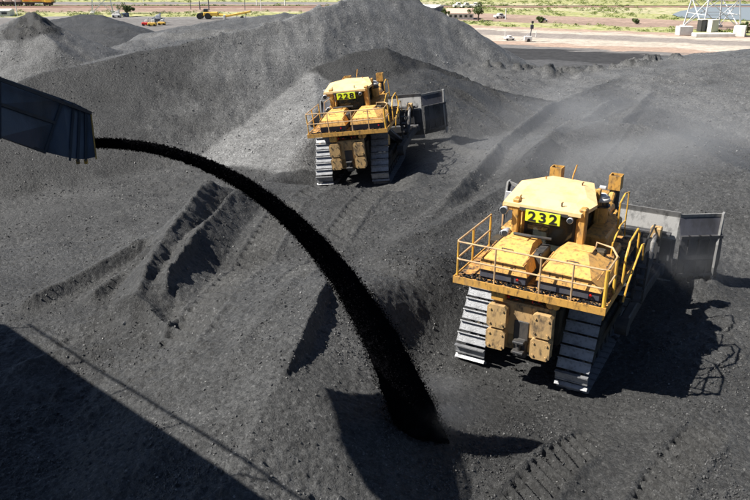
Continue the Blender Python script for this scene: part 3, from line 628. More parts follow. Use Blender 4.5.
# ------------------------------------------------------------------ dust hanging over the near bulldozer's push
def dust(name, c, s_, dens, label, rot=0):
    m = bpy.data.materials.new(name); m.use_nodes = True; n = m.node_tree.nodes; L = m.node_tree.links; n.remove(n['Principled BSDF'])
    v = n.new('ShaderNodeVolumePrincipled'); v.inputs['Color'].default_value = (.75, .76, .78, 1); v.inputs['Anisotropy'].default_value = .1; L.new(v.outputs[0], n['Material Output'].inputs['Volume'])
    tc = n.new('ShaderNodeTexCoord'); t = n.new('ShaderNodeTexNoise'); t.inputs['Scale'].default_value = 1.6; t.inputs['Detail'].default_value = 4
    ln = n.new('ShaderNodeVectorMath'); ln.operation = 'LENGTH'; L.new(tc.outputs['Object'], ln.inputs[0]); L.new(tc.outputs['Object'], t.inputs['Vector'])
    r = n.new('ShaderNodeMapRange'); r.interpolation_type = 'SMOOTHSTEP'; r.inputs[1].default_value = .15; r.inputs[2].default_value = 1; r.inputs[3].default_value = 1; r.inputs[4].default_value = 0; L.new(ln.outputs['Value'], r.inputs[0])
    r2 = n.new('ShaderNodeMapRange'); r2.inputs[1].default_value = .38; r2.inputs[2].default_value = .66; r2.inputs[3].default_value = .1; r2.inputs[4].default_value = 1; L.new(t.outputs[0], r2.inputs[0])
    k = n.new('ShaderNodeMath'); k.operation = 'MULTIPLY'; L.new(r.outputs[0], k.inputs[0]); L.new(r2.outputs[0], k.inputs[1])
    k2 = n.new('ShaderNodeMath'); k2.operation = 'MULTIPLY'; L.new(k.outputs[0], k2.inputs[0]); k2.inputs[1].default_value = dens; L.new(k2.outputs[0], v.inputs['Density'])
    bm = bmesh.new(); bmesh.ops.create_icosphere(bm, subdivisions=3, radius=1); me = bpy.data.meshes.new(name); bm.to_mesh(me); bm.free()
    o = link(name, me, None, m); o.location = c; o.scale = s_; o.rotation_euler = (0, 0, rot); setp(o, label, 'dust', kind='stuff')
dust('dust_haze', (10.5, 33, 2.2), (10, 8, 3.0), .115, 'thin grey dust drifting over the heaps behind bulldozer 232', .5)
dust('dust_haze', (8.2, 22.5, .9), (4.5, 3.2, 1.5), .09, 'dust kicked up around the blade of bulldozer 232')
dust('dust_haze', (1.4, 14.6, .5), (1.5, 1.3, .9), .25, 'faint dust round the foot of the falling coal')
# ------------------------------------------------------------------ bulldozers
def copy_tree(o, parent=None):
    c = o.copy(); col.objects.link(c)
    if parent is not None: c.parent = parent
    for ch in [x for x in o.children]: copy_tree(ch, c)
    return c
def hull2d(circles):
    pts = [(c[0]+c[2]*math.cos(a), c[1]+c[2]*math.sin(a)) for c in circles for a in np.linspace(0, 2*PI, 72, endpoint=False)]
    pts = sorted(pts)
    def half(ps):
        h = []
        for p in ps:
            while len(h) > 1 and (h[-1][0]-h[-2][0])*(p[1]-h[-2][1])-(h[-1][1]-h[-2][1])*(p[0]-h[-2][0]) <= 0: h.pop()
            h.append(p)
        return h
    lo = half(pts); up = half(pts[::-1]); return lo[:-1]+up[:-1]
def along(poly, n):
    P_ = [Vector((0, *p)) for p in poly]; P_.append(P_[0]); L = [0]
    for a, b in zip(P_[:-1], P_[1:]): L.append(L[-1]+(b-a).length)
    out = []
    for i in range(n):
        s = L[-1]*i/n; k = max(j for j in range(len(L)-1) if L[j] <= s); f = (s-L[k])/(L[k+1]-L[k])
        out.append((P_[k].lerp(P_[k+1], f), (P_[k+1]-P_[k]).normalized()))
    return out, L[-1]/n
def shoe_mesh(pitch, w):
    b = MB()
    b.box((0, .012, .0), (w, pitch*.80, .035))
    b.box((0, -pitch*.34, .05), (w, .035, .11))
    b.box((0, pitch*.36, .022), (w*.98, .03, .025))
    me = b.mesh('track_shoe'); me.materials.append(M['shoe']); return me
def shoe_bolts(pitch):
    b = MB()
    for x in (-.17, .17):
        for y in (-.04, .06): b.cyl((x, y, .015), (x, y, .04), .022, n=6)
    b.cyl((-.09, .03, .014), (-.09, .03, .0195), .055, n=8); b.cyl((.09, .03, .014), (.09, .03, .0195), .055, n=8); b.box((0, -.03, .0185), (.12, .06, .003))
    me = b.mesh('bolt'); me.materials.append(M['dark']); return me
def make_dozer():
    R = empty('bulldozer')
    # main frame between the tracks
    b = MB(); b.box((0.05, 2.9, 1.35), (1.75, 5.0, 1.1), bev=.05); b.box((.05, 1.0, 2.1), (1.5, 1.6, .8), bev=.05); b.box((.05, 4.0, 2.15), (1.3, 3.6, .6), bev=.04)
    b.build('main_frame', M['hullm'], R)
    # tracks
    path = hull2d([(.42, .27, .47), (4.45, .27, .47), (1.30, 1.68, .50)])
    st, pitch = along(path, 37); W = .86
    sm = shoe_mesh(pitch, W); bm_ = shoe_bolts(pitch)
    for sx in (-1, 1):
        cx = 1.42*sx+.03
        b = MB()
        pp = [Vector((cx, *(p.yz))) for p, t_ in st]
        cen = sum(pp, Vector())/len(pp)
        inn = []
        for (p, t_), q_ in zip(st, pp):
            nrm = Vector((0, t_.z, -t_.y)); inn.append(q_-nrm*.09)
        for s2 in (-.13, .13):
            for i in range(len(inn)): b.bar(inn[i]+Vector((s2, 0, 0)), inn[(i+1) % len(inn)]+Vector((s2, 0, 0)), .07, .13)
        tr = b.build('track', M['shoedark'], R)
        for i, (p, t_) in enumerate(st):
            nrm = Vector((0, t_.z, -t_.y)); X_ = Vector((1, 0, 0))*(1)
            o = link('track_shoe', sm, tr); Rm = Matrix((X_, t_, nrm)).transposed()
            if Rm.determinant() < 0: Rm = Matrix((-X_, t_, nrm)).transposed()
            o.matrix_local = Matrix.Translation(Vector((cx, p.y, p.z))) @ Rm.to_4x4()
            if p.y < 1.9 and p.z > .1 or p.z > 1.2:
                bo = link('bolt', bm_, tr); bo.matrix_local = o.matrix_local
        b = MB(); b.box((cx, 2.45, .42), (.5, 3.7, .42), bev=.06); b.box((cx+.1*sx, 2.6, .75), (.34, 2.2, .3), bev=.05); b.build('track_frame', M['hullm'], R)
        for nm, y, z, r in (('idler', .42, .27, .36), ('idler', 4.45, .27, .36), ('sprocket', 1.30, 1.68, .42)):
            b = MB(); b.cyl((cx-.16, y, z), (cx+.16, y, z), r, n=24); b.cyl((cx-.24, y, z), (cx+.24, y, z), r*.45, n=16)
            if nm == 'sprocket':
                for k in range(14): a = 2*PI*k/14; b.box((cx, y+math.cos(a)*r, z+math.sin(a)*r), (.1, .08, .08), (a, 0, 0))
            b.build(nm, M['dark'], R)
        for k in range(7): MB().cyl((cx-.22, 1.0+k*.48, .04), (cx+.22, 1.0+k*.48, .04), .15, n=14).build('track_roller', M['dark'], R)
        b = MB(); b.cyl((cx+sx*.18, 1.30, 1.68), (cx+sx*.36, 1.30, 1.68), .34, .26, n=20); b.build('final_drive_hub', M['yellow'], R)
    # rear casing, drawbar and weights
    xc = .1
    b = MB(); b.box((xc, -.12, 1.72), (1.5, .5, .95), bev=.05); b.box((xc, -.02, 1.05), (1.45, .5, .55), bev=.04); b.build('rear_casing', M['weight'], R)
    b = MB(); b.box((xc+.02, -.34, 1.42), (.40, .1, .6), bev=.02); b.box((xc+.02, -.28, .95), (.34, .3, .55), bev=.03); b.build('drawbar_pocket', M['dark'], R)
    b = MB(); b.cyl((xc+.02, -.5, .85), (xc+.02, -.5, 1.2), .05, n=10); b.box((xc+.02, -.48, 1.18), (.3, .26, .07), bev=.015); b.box((xc+.02, -.48, .9), (.32, .3, .07), bev=.015); b.build('drawbar_pin', M['dark'], R)
    for cx in (xc-.6, xc+.6):
        for cz, hh in ((1.80, .64), (1.13, .56)):
            w2, h2, c = .26, hh/2, .07
            poly = [(-w2+c, -h2), (w2-c, -h2), (w2, -h2+c), (w2, h2-c), (w2-c, h2), (-w2+c, h2), (-w2, h2-c), (-w2, -h2+c)]
            T = Matrix.Translation((cx, -.36, cz)) @ Matrix.Rotation(PI/2, 4, 'X')
            b = MB().prism(poly, .24, T)
            o = b.build('counterweight', M['weight'], R)
            b = MB()
            for sx_, sz_ in ((-.17, .2), (.17, .2), (-.17, -.2), (.17, -.2)): b.cyl((cx+sx_, -.59, cz+sz_*hh/.64), (cx+sx_, -.63, cz+sz_*hh/.64), .03, n=6)
            link('bolts', b.mesh('bolts'), o, M['weight'])
    MB().box((xc-.62, -.38, 2.36), (.36, .34, .28), bev=.025).build('valve_box', M['yellow'], R)
    b = MB(); b.tube([(xc-.35, -.3, 2.22), (xc-.3, -.42, 2.36), (xc-.1, -.42, 2.36), (xc, -.28, 2.25)], .028, 8); b.tube([(xc+.25, -.3, 2.22), (xc+.3, -.4, 2.34), (xc+.5, -.4, 2.32), (xc+.55, -.3, 2.2)], .028, 8)
    b.build('hydraulic_hose', M['rubber'], R)
    for x in (xc-.38, xc-.16, xc+.28, xc+.42): MB().cyl((x, -.36, 2.30), (x, -.36, 2.37), .045, n=10).build('red_cap', M['red'], R)
    for x in (xc+.72, xc+.86): MB().cyl((x, -.2, 2.36), (x, -.42, 2.36), .1, n=14).build('hose_reel', M['yellow'], R)
    # deck
    xl, xr, yr, zd = -1.70, 2.18, -.62, 2.68
    b = MB(); b.prism([(xl, yr), (xr, yr), (xr, 2.6), (xr-.5, 2.6), (xr-.6, 1.1), (xl+.65, 1.1), (xl+.55, 2.6), (xl, 2.6)], .06, Matrix.Translation((0, 0, zd-.06)))
    dk = b.build('deck', M['deck'], R)
    b = MB()
    b.box(((xl+xr)/2, yr-.012, zd-.07), (xr-xl+.06, .03, .19)); b.box((xl-.012, 1.0, zd-.07), (.03, 3.25, .19)); b.box((xr+.012, 1.0, zd-.07), (.03, 3.25, .19))
    for x in np.linspace(xl+.3, xr-.3, 9): b.box((float(x), .2, zd-.14), (.06, 1.5, .12))
    b.build('deck_edge', M['yellow'], dk)
    b = MB()
    r_ = random.Random(3)
    for i in range(420):
        x = r_.uniform(xl+.05, xr-.05); y = yr+.04+abs(r_.gauss(0, .16)); s_ = r_.uniform(.012, .045)
        b.box((x, y, zd+s_*.3), (s_, s_*1.2, s_), (r_.random(), r_.random(), r_.random()*3))
    o = b.build('spilled_coal', M['coalblack'], dk); o['kind'] = 'stuff'
    # sloping covers over the rear tanks
    for x0, x1 in ((-1.12, .13), (.42, 1.98)):
        b = MB(); b.box(((x0+x1)/2, .42, zd+.13), (x1-x0, 1.5, .26), bev=.02); tk = b.build('tank', M['tank'], R)
        z1, z2, z3 = zd+.262, zd+.56, zd+.80; y0 = -.36
        inx0 = .10 if x0 < 0 else .12; inx1 = .10 if x0 < 0 else .5
        pts = [(x0-.03, y0-.02, z1), (x1+.03, y0-.02, z1), (x1+.03, 1.2, z1), (x0-.03, 1.2, z1), (x0+.03, y0+.03, z2), (x1-inx1*.5, y0+.03, z2-.02), (x0+.28, .62, z3), (x1-inx1-.1, .62, z3), (x0+.28, 1.2, z3), (x1-inx1-.1, 1.2, z3), (x1-.02, 1.2, z2-.08), (x0+.02, 1.2, z2)]
        cv = MB().hull([Vector(p) for p in pts]).build('tank_cover', M['cover'], R)
        b = MB(); xm = (x0+x1)/2
        b.tube([(xm-.2, .1, z2+.14), (xm-.2, .05, z2+.2), (xm+.1, .05, z2+.2), (xm+.1, .1, z2+.14)], .015, 6)
        b.build('grab_handle', M['dark'], cv)
        b = MB(); b.box((xm, .9, z3+.012), (.5, .34, .02), bev=.006); b.build('hatch', M['cover'], cv)
        for xs_ in (x0+.30, x0+.62, x0+.94): b = MB().box((xs_, y0+.012, zd+.42), (.012, .02, .22)); b.build('seam', M['dark'], cv)
        b = MB()
        for xs_ in np.linspace(x0+.1, x1-.12, 6): b.cyl((float(xs_), y0-.012, zd+.31), (float(xs_), y0+.02, zd+.31), .016, n=6)
        bo_ = b.build('bolts', M['dark'], cv); bo_['kind'] = 'stuff'
        for sx_ in (x0+.05, x1-.10): MB().bar((sx_, y0+.0, zd+.58), (sx_+.1, .4, zd+.78), .03, .025).build('strap', M['deck'], cv)
        MB().cyl((x1-.22, y0-.03, zd+.15), (x1-.22, y0+.0, zd+.15), .035, n=12).build('tail_light', M['red'], tk)
    b = MB(); b.box((.1, .75, zd+.35), (.34, .8, .6), bev=.03); b.tube([(-.7, .95, zd+.86), (-.2, .85, zd+.9), (.3, 1.0, zd+.86)], .04, 8); b.build('linkage_box', M['dark'], R)
    # cab
    b = MB()
    x0, x1, y0, y1, z0, z1 = -.66, .88, 1.42, 3.0, 2.62, 4.26
    b.box(((x0+x1)/2, (y0+y1)/2, z0+.16), (x1-x0, y1-y0, .34), bev=.03)
    for x in (x0+.04, x1-.04):
        for y in (y0+.04, y1-.04): b.box((x, y, (z0+z1)/2), (.08, .08, z1-z0))
    b.box(((x0+x1)/2, (y0+y1)/2, z1-.05), (x1-x0, y1-y0, .12), bev=.02)
    cab = b.build('cab', M['yellow'], R)
    b = MB(); b.box(((x0+x1)/2, y0-.005, z0+.33), (x1-x0-.1, .05, .1)); b.box(((x0+x1)/2, y0-.005, z1-.16), (x1-x0-.1, .05, .08)); b.box((x0+.12, y0-.006, (z0+z1)/2+.1), (.07, .05, 1.25)); b.box((x1-.12, y0-.006, (z0+z1)/2+.1), (.07, .05, 1.25))
    b.build('window_frame', M['rubber'], cab)
    def pane(c, s_, nm='window_pane'): MB().box(c, s_).build(nm, M['glass'], cab)
    pane(((x0+x1)/2, y0+.01, (z0+z1)/2+.14), (x1-x0-.26, .012, 1.1)); pane((x0+.02, (y0+y1)/2, (z0+z1)/2+.14), (.012, y1-y0-.18, 1.1)); pane((x1-.02, (y0+y1)/2, (z0+z1)/2+.14), (.012, y1-y0-.18, 1.1)); pane(((x0+x1)/2, y1-.02, (z0+z1)/2+.14), (x1-x0-.18, .012, 1.1))
    b = MB(); b.box((.12, 2.15, 3.18), (.5, .16, .75), (.12, 0, 0), bev=.06); b.box((.12, 2.4, 2.95), (.5, .5, .16), bev=.05); b.box((.12, 2.12, 3.66), (.26, .12, .2), bev=.04); b.build('seat', M['hivis'], cab)
    b = MB(); b.box((.1, 1.62, 3.02), (1.1, .3, .12), bev=.02); b.box((-.38, 1.9, 3.25), (.16, .5, .4), bev=.03); b.box((.62, 1.9, 3.2), (.18, .6, .3), bev=.03); b.build('console', M['interior'], cab)
    b = MB(); b.tube([(-.2, 1.395, 3.06), (.16, 1.39, 3.42)], .012, 6); b.build('wiper', M['rubber'], cab)
    b = MB(); r2_ = random.Random(9)
    for k in range(9):
        x_ = r2_.uniform(-.7, .9); b.tube([(x_, 1.35, zd+.05), (x_+r2_.uniform(-.15, .15), 1.22, zd+.3+r2_.random()*.3), (x_+r2_.uniform(-.4, .4), 1.28, zd+.2)], .022, 6)
    b.build('hose_bundle', M['rubber'], R)
    b = MB()
    for x_, y_, z_, w_, d_, h_ in ((-1.35, 1.6, zd+.2, .35, .5, .4), (-1.4, 2.4, zd+.25, .3, .4, .5), (1.75, 2.3, zd+.15, .3, .5, .3), (1.55, .95+.2, zd+.62, .3, .25, .3)): b.box((x_, y_, z_), (w_, d_, h_), bev=.03)
    bx_ = b.build('deck_locker', M['hullm'], R); bx_['kind'] = 'stuff'
    # roll-over posts and roof
    for x in (-.78, 1.0):
        b = MB(); b.box((x, 1.30, 3.55), (.19, .26, 1.75), bev=.03); b.box((x, 1.28, 2.98), (.34, .34, .5), bev=.04); b.build('rollover_post', M['yellow'], R)
    for x in (-.76, .98): MB().box((x, 2.85, 3.75), (.12, .14, 1.5), bev=.02).build('front_post', M['yellow'], R)
    poly = [(-1.12, 1.14), (.98, 1.10), (1.22, 1.75), (.74, 3.22), (-.46, 3.36), (-1.12, 2.55)]
    b = MB(); n_ = len(poly)
    def zr(x, y): return 4.34+.20*min(1, max(0, (y-1.1)/1.2))-.03*abs(x-.1)
    ins = [(.05+(x-.05)*.72, 2.2+(y-2.2)*.62) for x, y in poly]
    lo = [b.bm.verts.new((x, y, zr(x, y)-.10)) for x, y in poly]; up = [b.bm.verts.new((x, y, zr(x, y))) for x, y in poly]; tp = [b.bm.verts.new((x, y, zr(x, y)+.055)) for x, y in ins]
    b.bm.faces.new(lo[::-1]); b.bm.faces.new(tp)
    for i in range(n_):
        j = (i+1) % n_; b.bm.faces.new((lo[i], lo[j], up[j], up[i])); b.bm.faces.new((up[i], up[j], tp[j], tp[i]))
    rf = b.build('roof', M['roof'], R)
    b = MB()
    for x, y in ((-.72, 1.35), (.42, 1.28), (.55, 2.7), (-.5, 2.8)): b.tube([(x, y, zr(x, y)+.02), (x, y, zr(x, y)+.12), (x+.03, y, zr(x, y)+.14)], .022, 6)
    b.build('lifting_eye', M['deck'], rf)
    b = MB(); b.tube([(.12, 3.2, 4.5), (.12, 3.3, 4.62), (.16, 3.3, 4.78), (.2, 3.3, 4.95)], .022, 6); b.build('aerial', M['yellow'], rf)
    # number board
    sg = MB().box((.0, 1.085, 4.055), (.93, .03, .31), bev=.006).build('number_board', M['sign'], R)
    MB().box((0, 1.13, 4.2), (1.3, .05, .08)).build('board_bracket', M['dark'], R)
    # lamps
    for c, r, L_ in (((-1.06, 1.12, 4.10), .11, .2), ((.72, 1.14, 4.10), .08, .16), ((-.95, 1.05, 3.50), .10, .28), ((-1.08, 1.25, 3.40), .09, .26)):
        b = MB(); b.cyl((c[0], c[1]+L_/2, c[2]), (c[0], c[1]-L_/2, c[2]), r*.8, r, n=16); lp = b.build('work_lamp', M['lamp'], R, True)
        MB().cyl((c[0], c[1]-L_/2-.004, c[2]), (c[0], c[1]-L_/2-.012, c[2]), r*.88, n=16).build('lens', M['winglass'], lp)
    b = MB(); b.box((-1.0, 1.22, 4.18), (.3, .1, .2), bev=.02); b.box((-.93, 1.25, 3.3), (.2, .12, .14), bev=.02); b.build('lamp_bracket', M['yellow'], R)
    b = MB(); b.box((-1.32, 2.2, 4.1), (.24, .03, .3), bev=.01); b.tube([(-1.1, 2.3, 4.2), (-1.32, 2.22, 4.2)], .015, 6); b.build('mirror', M['lamp'], R)
    # engine bonnet, side casing, filters, stacks
    b = MB(); b.box((.05, 4.5, 3.02), (1.35, 2.9, 1.0), bev=.08); bn = b.build('bonnet', M['yellow'], R)
    b = MB()
    for k in range(7): b.box((.735, 3.6+k*.3, 3.0), (.02, .2, .5))
    b.build('louvre', M['dark'], bn)
    b = MB(); b.box((.05, 5.98, 2.9), (1.2, .06, .9), bev=.02); b.build('radiator_guard', M['dark'], bn)
    b = MB(); b.box((1.22, 2.75, 3.28), (.62, 1.9, .5), bev=.05); b.box((1.45, 2.2, 2.95), (.7, .8, .45), bev=.05); b.build('hydraulic_tank', M['yellow'], R)
    b = MB(); b.box((-1.12, 2.6, 3.05), (.5, 1.7, .6), bev=.05); b.build('battery_box', M['yellow'], R)
    b = MB(); b.box((1.6, 1.55, 3.0), (.5, .5, .34), (.3, 0, .2), bev=.03); b.build('step_box', M['deck'], R)
    for x, y in ((1.05, 3.0),):
        b = MB(); b.cyl((x, y, 3.5), (x, y, 3.98), .2, n=24); ac = b.build('air_cleaner', M['yellow'], R, False)
        b = MB(); b.cyl((x, y, 3.98), (x, y, 4.02), .24, n=24); b.cyl((x, y, 4.02), (x, y, 4.14), .2, n=24); b.build('dark_band', M['winglass'], ac)
        b = MB(); b.cyl((x, y, 4.14), (x, y, 4.24), .23, .21, n=24); b.cyl((x, y, 4.24), (x, y, 4.33), .21, .10, n=24); b.build('precleaner_dome', M['white'], ac, True)
    for x, zz in ((1.02, 3.1), (-.74, 3.3)):
        b = MB(); b.cyl((x, 4.7, zz), (x, 4.7, 4.0), .15, n=20); b.cyl((x, 4.7, zz), (x, 4.7, zz+.3), .2, n=20); ex = b.build('exhaust_stack', M['dark'], R, False)
        b = MB()
        for sx_, sy_, wx, wy in ((-.16, 0, .03, .35), (.16, 0, .03, .35), (0, -.16, .29, .03), (0, .16, .29, .03)): b.box((x+sx_, 4.7+sy_, 4.20), (wx, wy, .42))
        b.box((x, 4.7, 4.0), (.35, .35, .03)); b.build('exhaust_cap', M['yellow'], ex)
        MB().cyl((x, 4.7, 4.3), (x, 4.7, 4.36), .11, n=16).build('outlet', M['dark'], ex)
    b = MB(); b.cyl((.78, 4.62, 3.98), (.6, 4.62, 3.98), .07, n=12); b.build('front_lamp', M['lamp'], R)
    b = MB(); b.cyl((1.0, 3.6, 3.55), (1.0, 4.3, 3.55), .17, n=18); b.tube([(1.0, 4.2, 3.6), (1.0, 4.5, 3.85), (1.0, 4.68, 3.7)], .1, 10); b.tube([(1.2, 3.3, 3.4), (1.3, 3.9, 3.55), (1.15, 4.5, 3.4)], .05, 8); b.build('intake_pipe', M['yellow'], R)
    # handrails
    rz = zd+.98; mz = zd+.50; r0 = .024
    def rail(nm, pts, r=r0, m='rail'): return MB().tube(pts, r, 8).build(nm, M[m], R)
    def post(x, y, top=None, r=.03, m='railpost'): return MB().cyl((x, y, zd), (x, y, top or rz), r, n=8).build('handrail_post', M[m], R)
    A0 = (xl+.02, 1.75); 
    rail('handrail', [(xl+.03, 1.75, rz-.02), (xl+.03, yr+.12, rz), (xl+.06, yr+.05, rz), (xl+.14, yr+.03, rz), (xr-.14, yr+.03, rz), (xr-.04, yr+.07, rz), (xr-.03, yr+.18, rz), (xr-.03, .35, rz)])
    rail('handrail', [(xl+.03, 1.75, mz), (xl+.03, yr+.12, mz), (xl+.06, yr+.05, mz), (xl+.14, yr+.03, mz), (xr-.14, yr+.03, mz), (xr-.04, yr+.07, mz), (xr-.03, yr+.18, mz), (xr-.03, .35, mz)])
    for y in (yr+.12, .5, 1.75): post(xl+.03, y)
    for x in (-.62, .55, 1.35): post(x, yr+.03, r=.024, m='rail')
    post(xr-.04, yr+.06, r=.05); post(xr-.03, .35, r=.04)
    # access rails on the right-hand side
    rail('access_rail', [(xr-.03, .35, rz), (xr-.3, 1.0, rz-.05), (xr-.75, 1.25, zd+.9), (xr-.8, 1.0, zd+.2)], .026)
    rail('access_rail', [(xr+.05, .9, zd), (xr+.05, 1.0, zd+.75), (xr+.05, 1.3, zd+1.05), (xr+.05, 2.2, zd+1.1), (xr+.05, 2.5, zd+.9), (xr+.05, 2.55, zd)], .03, 'railpost')
    rail('access_rail', [(xr+.18, .6, zd-.3), (xr+.22, .75, zd+.15), (xr+.22, 2.1, zd+.72), (xr+.2, 2.5, zd+.6), (xr+.2, 2.6, zd+.1)], .026, 'railpost')
    rail('access_rail', [(1.55, 3.0, 3.4), (1.55, 3.0, 4.15), (1.55, 3.55, 4.25), (1.55, 4.05, 4.15), (1.55, 4.05, 3.3)], .026, 'railpost')
    rail('access_rail', [(1.75, 1.5, 2.75), (1.75, 1.6, 3.5), (1.75, 2.3, 3.75), (1.75, 2.9, 3.7), (1.75, 3.1, 3.2)], .024, 'railpost')
    rail('access_rail', [(-1.5, 2.2, 2.7), (-1.5, 2.25, 3.6), (-1.45, 3.2, 3.6), (-1.45, 3.3, 2.8)], .024)
    b = MB(); b.box((1.55, 3.5, 2.62), (.75, 1.9, .07)); b.box((-1.35, 3.5, 2.62), (.65, 1.9, .07)); b.build('catwalk', M['deck'], R)
    b = MB()
    for k in range(4): b.box((xr+.1, 3.2+k*.02, 1.3+k*.34), (.3, .28, .03))
    b.bar((xr-.03, 3.2, 1.2), (xr-.03, 3.3, 2.6), .04, .06); b.bar((xr+.24, 3.2, 1.2), (xr+.24, 3.3, 2.6), .04, .06)
    b.build('boarding_ladder', M['dark'], R)
    # push arms, cylinders
    for sx in (-1, 1):
        X0 = 2.08*sx+.03
        b = MB(); b.bar((X0, 2.4, .72), (X0+.05*sx, 4.9, .85), .26, .40, bev=.04); b.bar((X0+.05*sx, 4.9, .85), (X0+.1*sx, 7.0, .75), .24, .36, bev=.04); b.cyl((X0-.16*sx, 2.5, .75), (X0+.17*sx, 2.5, .75), .26, n=18); b.build('push_arm', M['dark'], R)
        b = MB(); b.cyl((X0, 4.7, 1.05), (X0-.05*sx, 6.0, 1.62), .14, n=16); tc_ = b.build('tilt_cylinder', M['dark'], R)
        b = MB(); b.cyl((X0-.05*sx, 6.0, 1.62), (X0-.1*sx, 7.0, 2.02), .075, n=12); b.build('cylinder_rod', M['chrome'], tc_)
        b = MB(); b.box((X0-.1*sx, 7.0, 2.02), (.34, .3, .36), bev=.03); b.build('cylinder_yoke', M['weight'], tc_)
        b = MB(); b.cyl((.62*sx, 5.7, 2.9), (.95*sx, 6.55, 1.9), .13, n=16); lc = b.build('lift_cylinder', M['yellow'], R)
        b = MB(); b.cyl((.95*sx, 6.55, 1.9), (1.15*sx, 7.0, 1.3), .07, n=12); b.build('cylinder_rod', M['chrome'], lc)
        b = MB(); b.tube([(X0-.1, 5.0, 1.25), (X0-.2, 5.7, 1.85), (X0-.25, 6.4, 1.9), (X0-.15, 6.9, 2.3)], .03, 8); b.tube([(X0-.3*sx, 4.8, 1.2), (X0-.45*sx, 5.6, 1.9), (X0-.4*sx, 6.5, 2.15)], .025, 8); b.build('hydraulic_hose', M['rubber'], R)
    # blade: plan line swept with a concave profile
    plan = [(-3.46, 8.3), (-2.2, 7.55), (2.6, 7.55), (3.75, 8.3)]
    prof = [(0, .25), (-.18, .6), (-.26, 1.1), (-.22, 1.6), (-.06, 2.1), (.06, 2.42)]
    def sweep(name, ia, m, prof_, th=.07, z0=0):
        b = MB(); a, c = Vector((*plan[ia], 0)), Vector((*plan[ia+1], 0)); d = (c-a).normalized(); nrm = Vector((-d.y, d.x, 0))
        F = []
        for P0 in (a, c):
            F.append(([b.bm.verts.new(P0+nrm*y+Vector((0, 0, z))) for y, z in prof_], [b.bm.verts.new(P0+nrm*(y-th)+Vector((0, 0, z))) for y, z in prof_]))
        for i in range(len(prof_)-1):
            b.bm.faces.new((F[0][0][i], F[1][0][i], F[1][0][i+1], F[0][0][i+1])); b.bm.faces.new((F[0][1][i], F[0][1][i+1], F[1][1][i+1], F[1][1][i]))
        for k in (0, 1):
            for i in range(len(prof_)-1): b.bm.faces.new((F[k][0][i], F[k][0][i+1], F[k][1][i+1], F[k][1][i]))
        for i in (0, -1): b.bm.faces.new((F[0][0][i], F[0][1][i], F[1][1][i], F[1][0][i]))
        return b, a, c, d, nrm
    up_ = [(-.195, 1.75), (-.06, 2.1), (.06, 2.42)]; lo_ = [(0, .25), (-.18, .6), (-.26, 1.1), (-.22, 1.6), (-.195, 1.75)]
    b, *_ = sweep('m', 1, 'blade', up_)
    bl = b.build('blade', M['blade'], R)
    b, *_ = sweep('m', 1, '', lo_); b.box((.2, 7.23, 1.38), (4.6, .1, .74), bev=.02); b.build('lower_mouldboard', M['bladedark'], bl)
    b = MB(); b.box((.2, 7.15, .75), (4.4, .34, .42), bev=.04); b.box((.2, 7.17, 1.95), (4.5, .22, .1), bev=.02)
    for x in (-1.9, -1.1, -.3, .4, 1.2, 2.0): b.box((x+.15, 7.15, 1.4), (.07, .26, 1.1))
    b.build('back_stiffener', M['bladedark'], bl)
    b, *_ = sweep('m', 1, '', [(.07, 2.40), (.0, 2.62)], .04); b.build('spill_guard', M['blade'], bl)
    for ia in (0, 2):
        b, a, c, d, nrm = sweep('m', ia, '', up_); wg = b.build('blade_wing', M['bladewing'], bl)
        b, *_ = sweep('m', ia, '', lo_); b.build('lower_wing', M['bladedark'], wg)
        b = MB()
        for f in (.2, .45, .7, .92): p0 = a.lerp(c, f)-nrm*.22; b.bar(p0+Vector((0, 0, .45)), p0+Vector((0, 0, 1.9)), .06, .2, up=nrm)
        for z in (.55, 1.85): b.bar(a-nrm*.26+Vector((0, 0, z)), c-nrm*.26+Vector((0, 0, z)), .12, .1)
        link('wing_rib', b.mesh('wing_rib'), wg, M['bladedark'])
        b, *_ = sweep('m', ia, '', [(.07, 2.40), (.03, 2.55)], .05); b.build('wing_cap', M['blade'], wg)
    for sx in (0, 3):
        e = plan[sx]; s_ = -1 if sx == 0 else 1
        b = MB(); b.prism([(-.25, .1), (.42, .1), (.5, .7), (.34, 2.0), (.16, 2.56), (-.12, 2.56), (-.4, 1.6), (-.42, .8)], .07, Matrix.Translation((e[0]+(-.07 if s_ < 0 else 0), e[1], 0)) @ YZ); b.build('end_plate', M['blade'], bl)
    b, *_ = sweep('m', 1, '', [(.04, .02), (-.02, .30)], .05); b.build('cutting_edge', M['shoe'], bl)
    return R
def digits(R, text, y=1.066):
    board = [c for c in R.children if c.name.startswith('number_board')][0]
    for i, ch in enumerate(text):
        cu = bpy.data.curves.new('digit', 'FONT'); cu.body = ch; cu.size = .37; cu.extrude = .003; cu.offset = .011; cu.align_x = 'CENTER'; cu.resolution_u = 4
        tmp = bpy.data.objects.new('digit_tmp', cu); col.objects.link(tmp); bpy.context.view_layer.update()
        me = bpy.data.meshes.new_from_object(tmp.evaluated_get(bpy.context.evaluated_depsgraph_get())); bpy.data.objects.remove(tmp); me.materials.clear()
        o = link('digit', me, board, M['black']); o.location = (-.285+.285*i, y, 3.927); o.rotation_euler = (PI/2, 0, 0); o.scale = (1.22, 1, 1)
D1 = make_dozer()
D2 = copy_tree(D1)
digits(D1, '232'); digits(D2, '228')
for R_, q, lb in ((D1, DOZ[0], 'large yellow bulldozer numbered 232, nearer of the two, pushing coal to the right'), (D2, DOZ[1], 'yellow bulldozer numbered 228, the farther one, working below the great grey coal pile')):
    R_.matrix_world = dmat(q); setp(R_, lb, 'bulldozer', 'bulldozers working on the coal stockpile')
M['coalfall'] = mat('falling_black_coal', (.003, .003, .0035), 1., dirt=(.006, .006, .007), dirt_amt=.5, dscale=6, bump=.3, bscale=25, spec=.0)
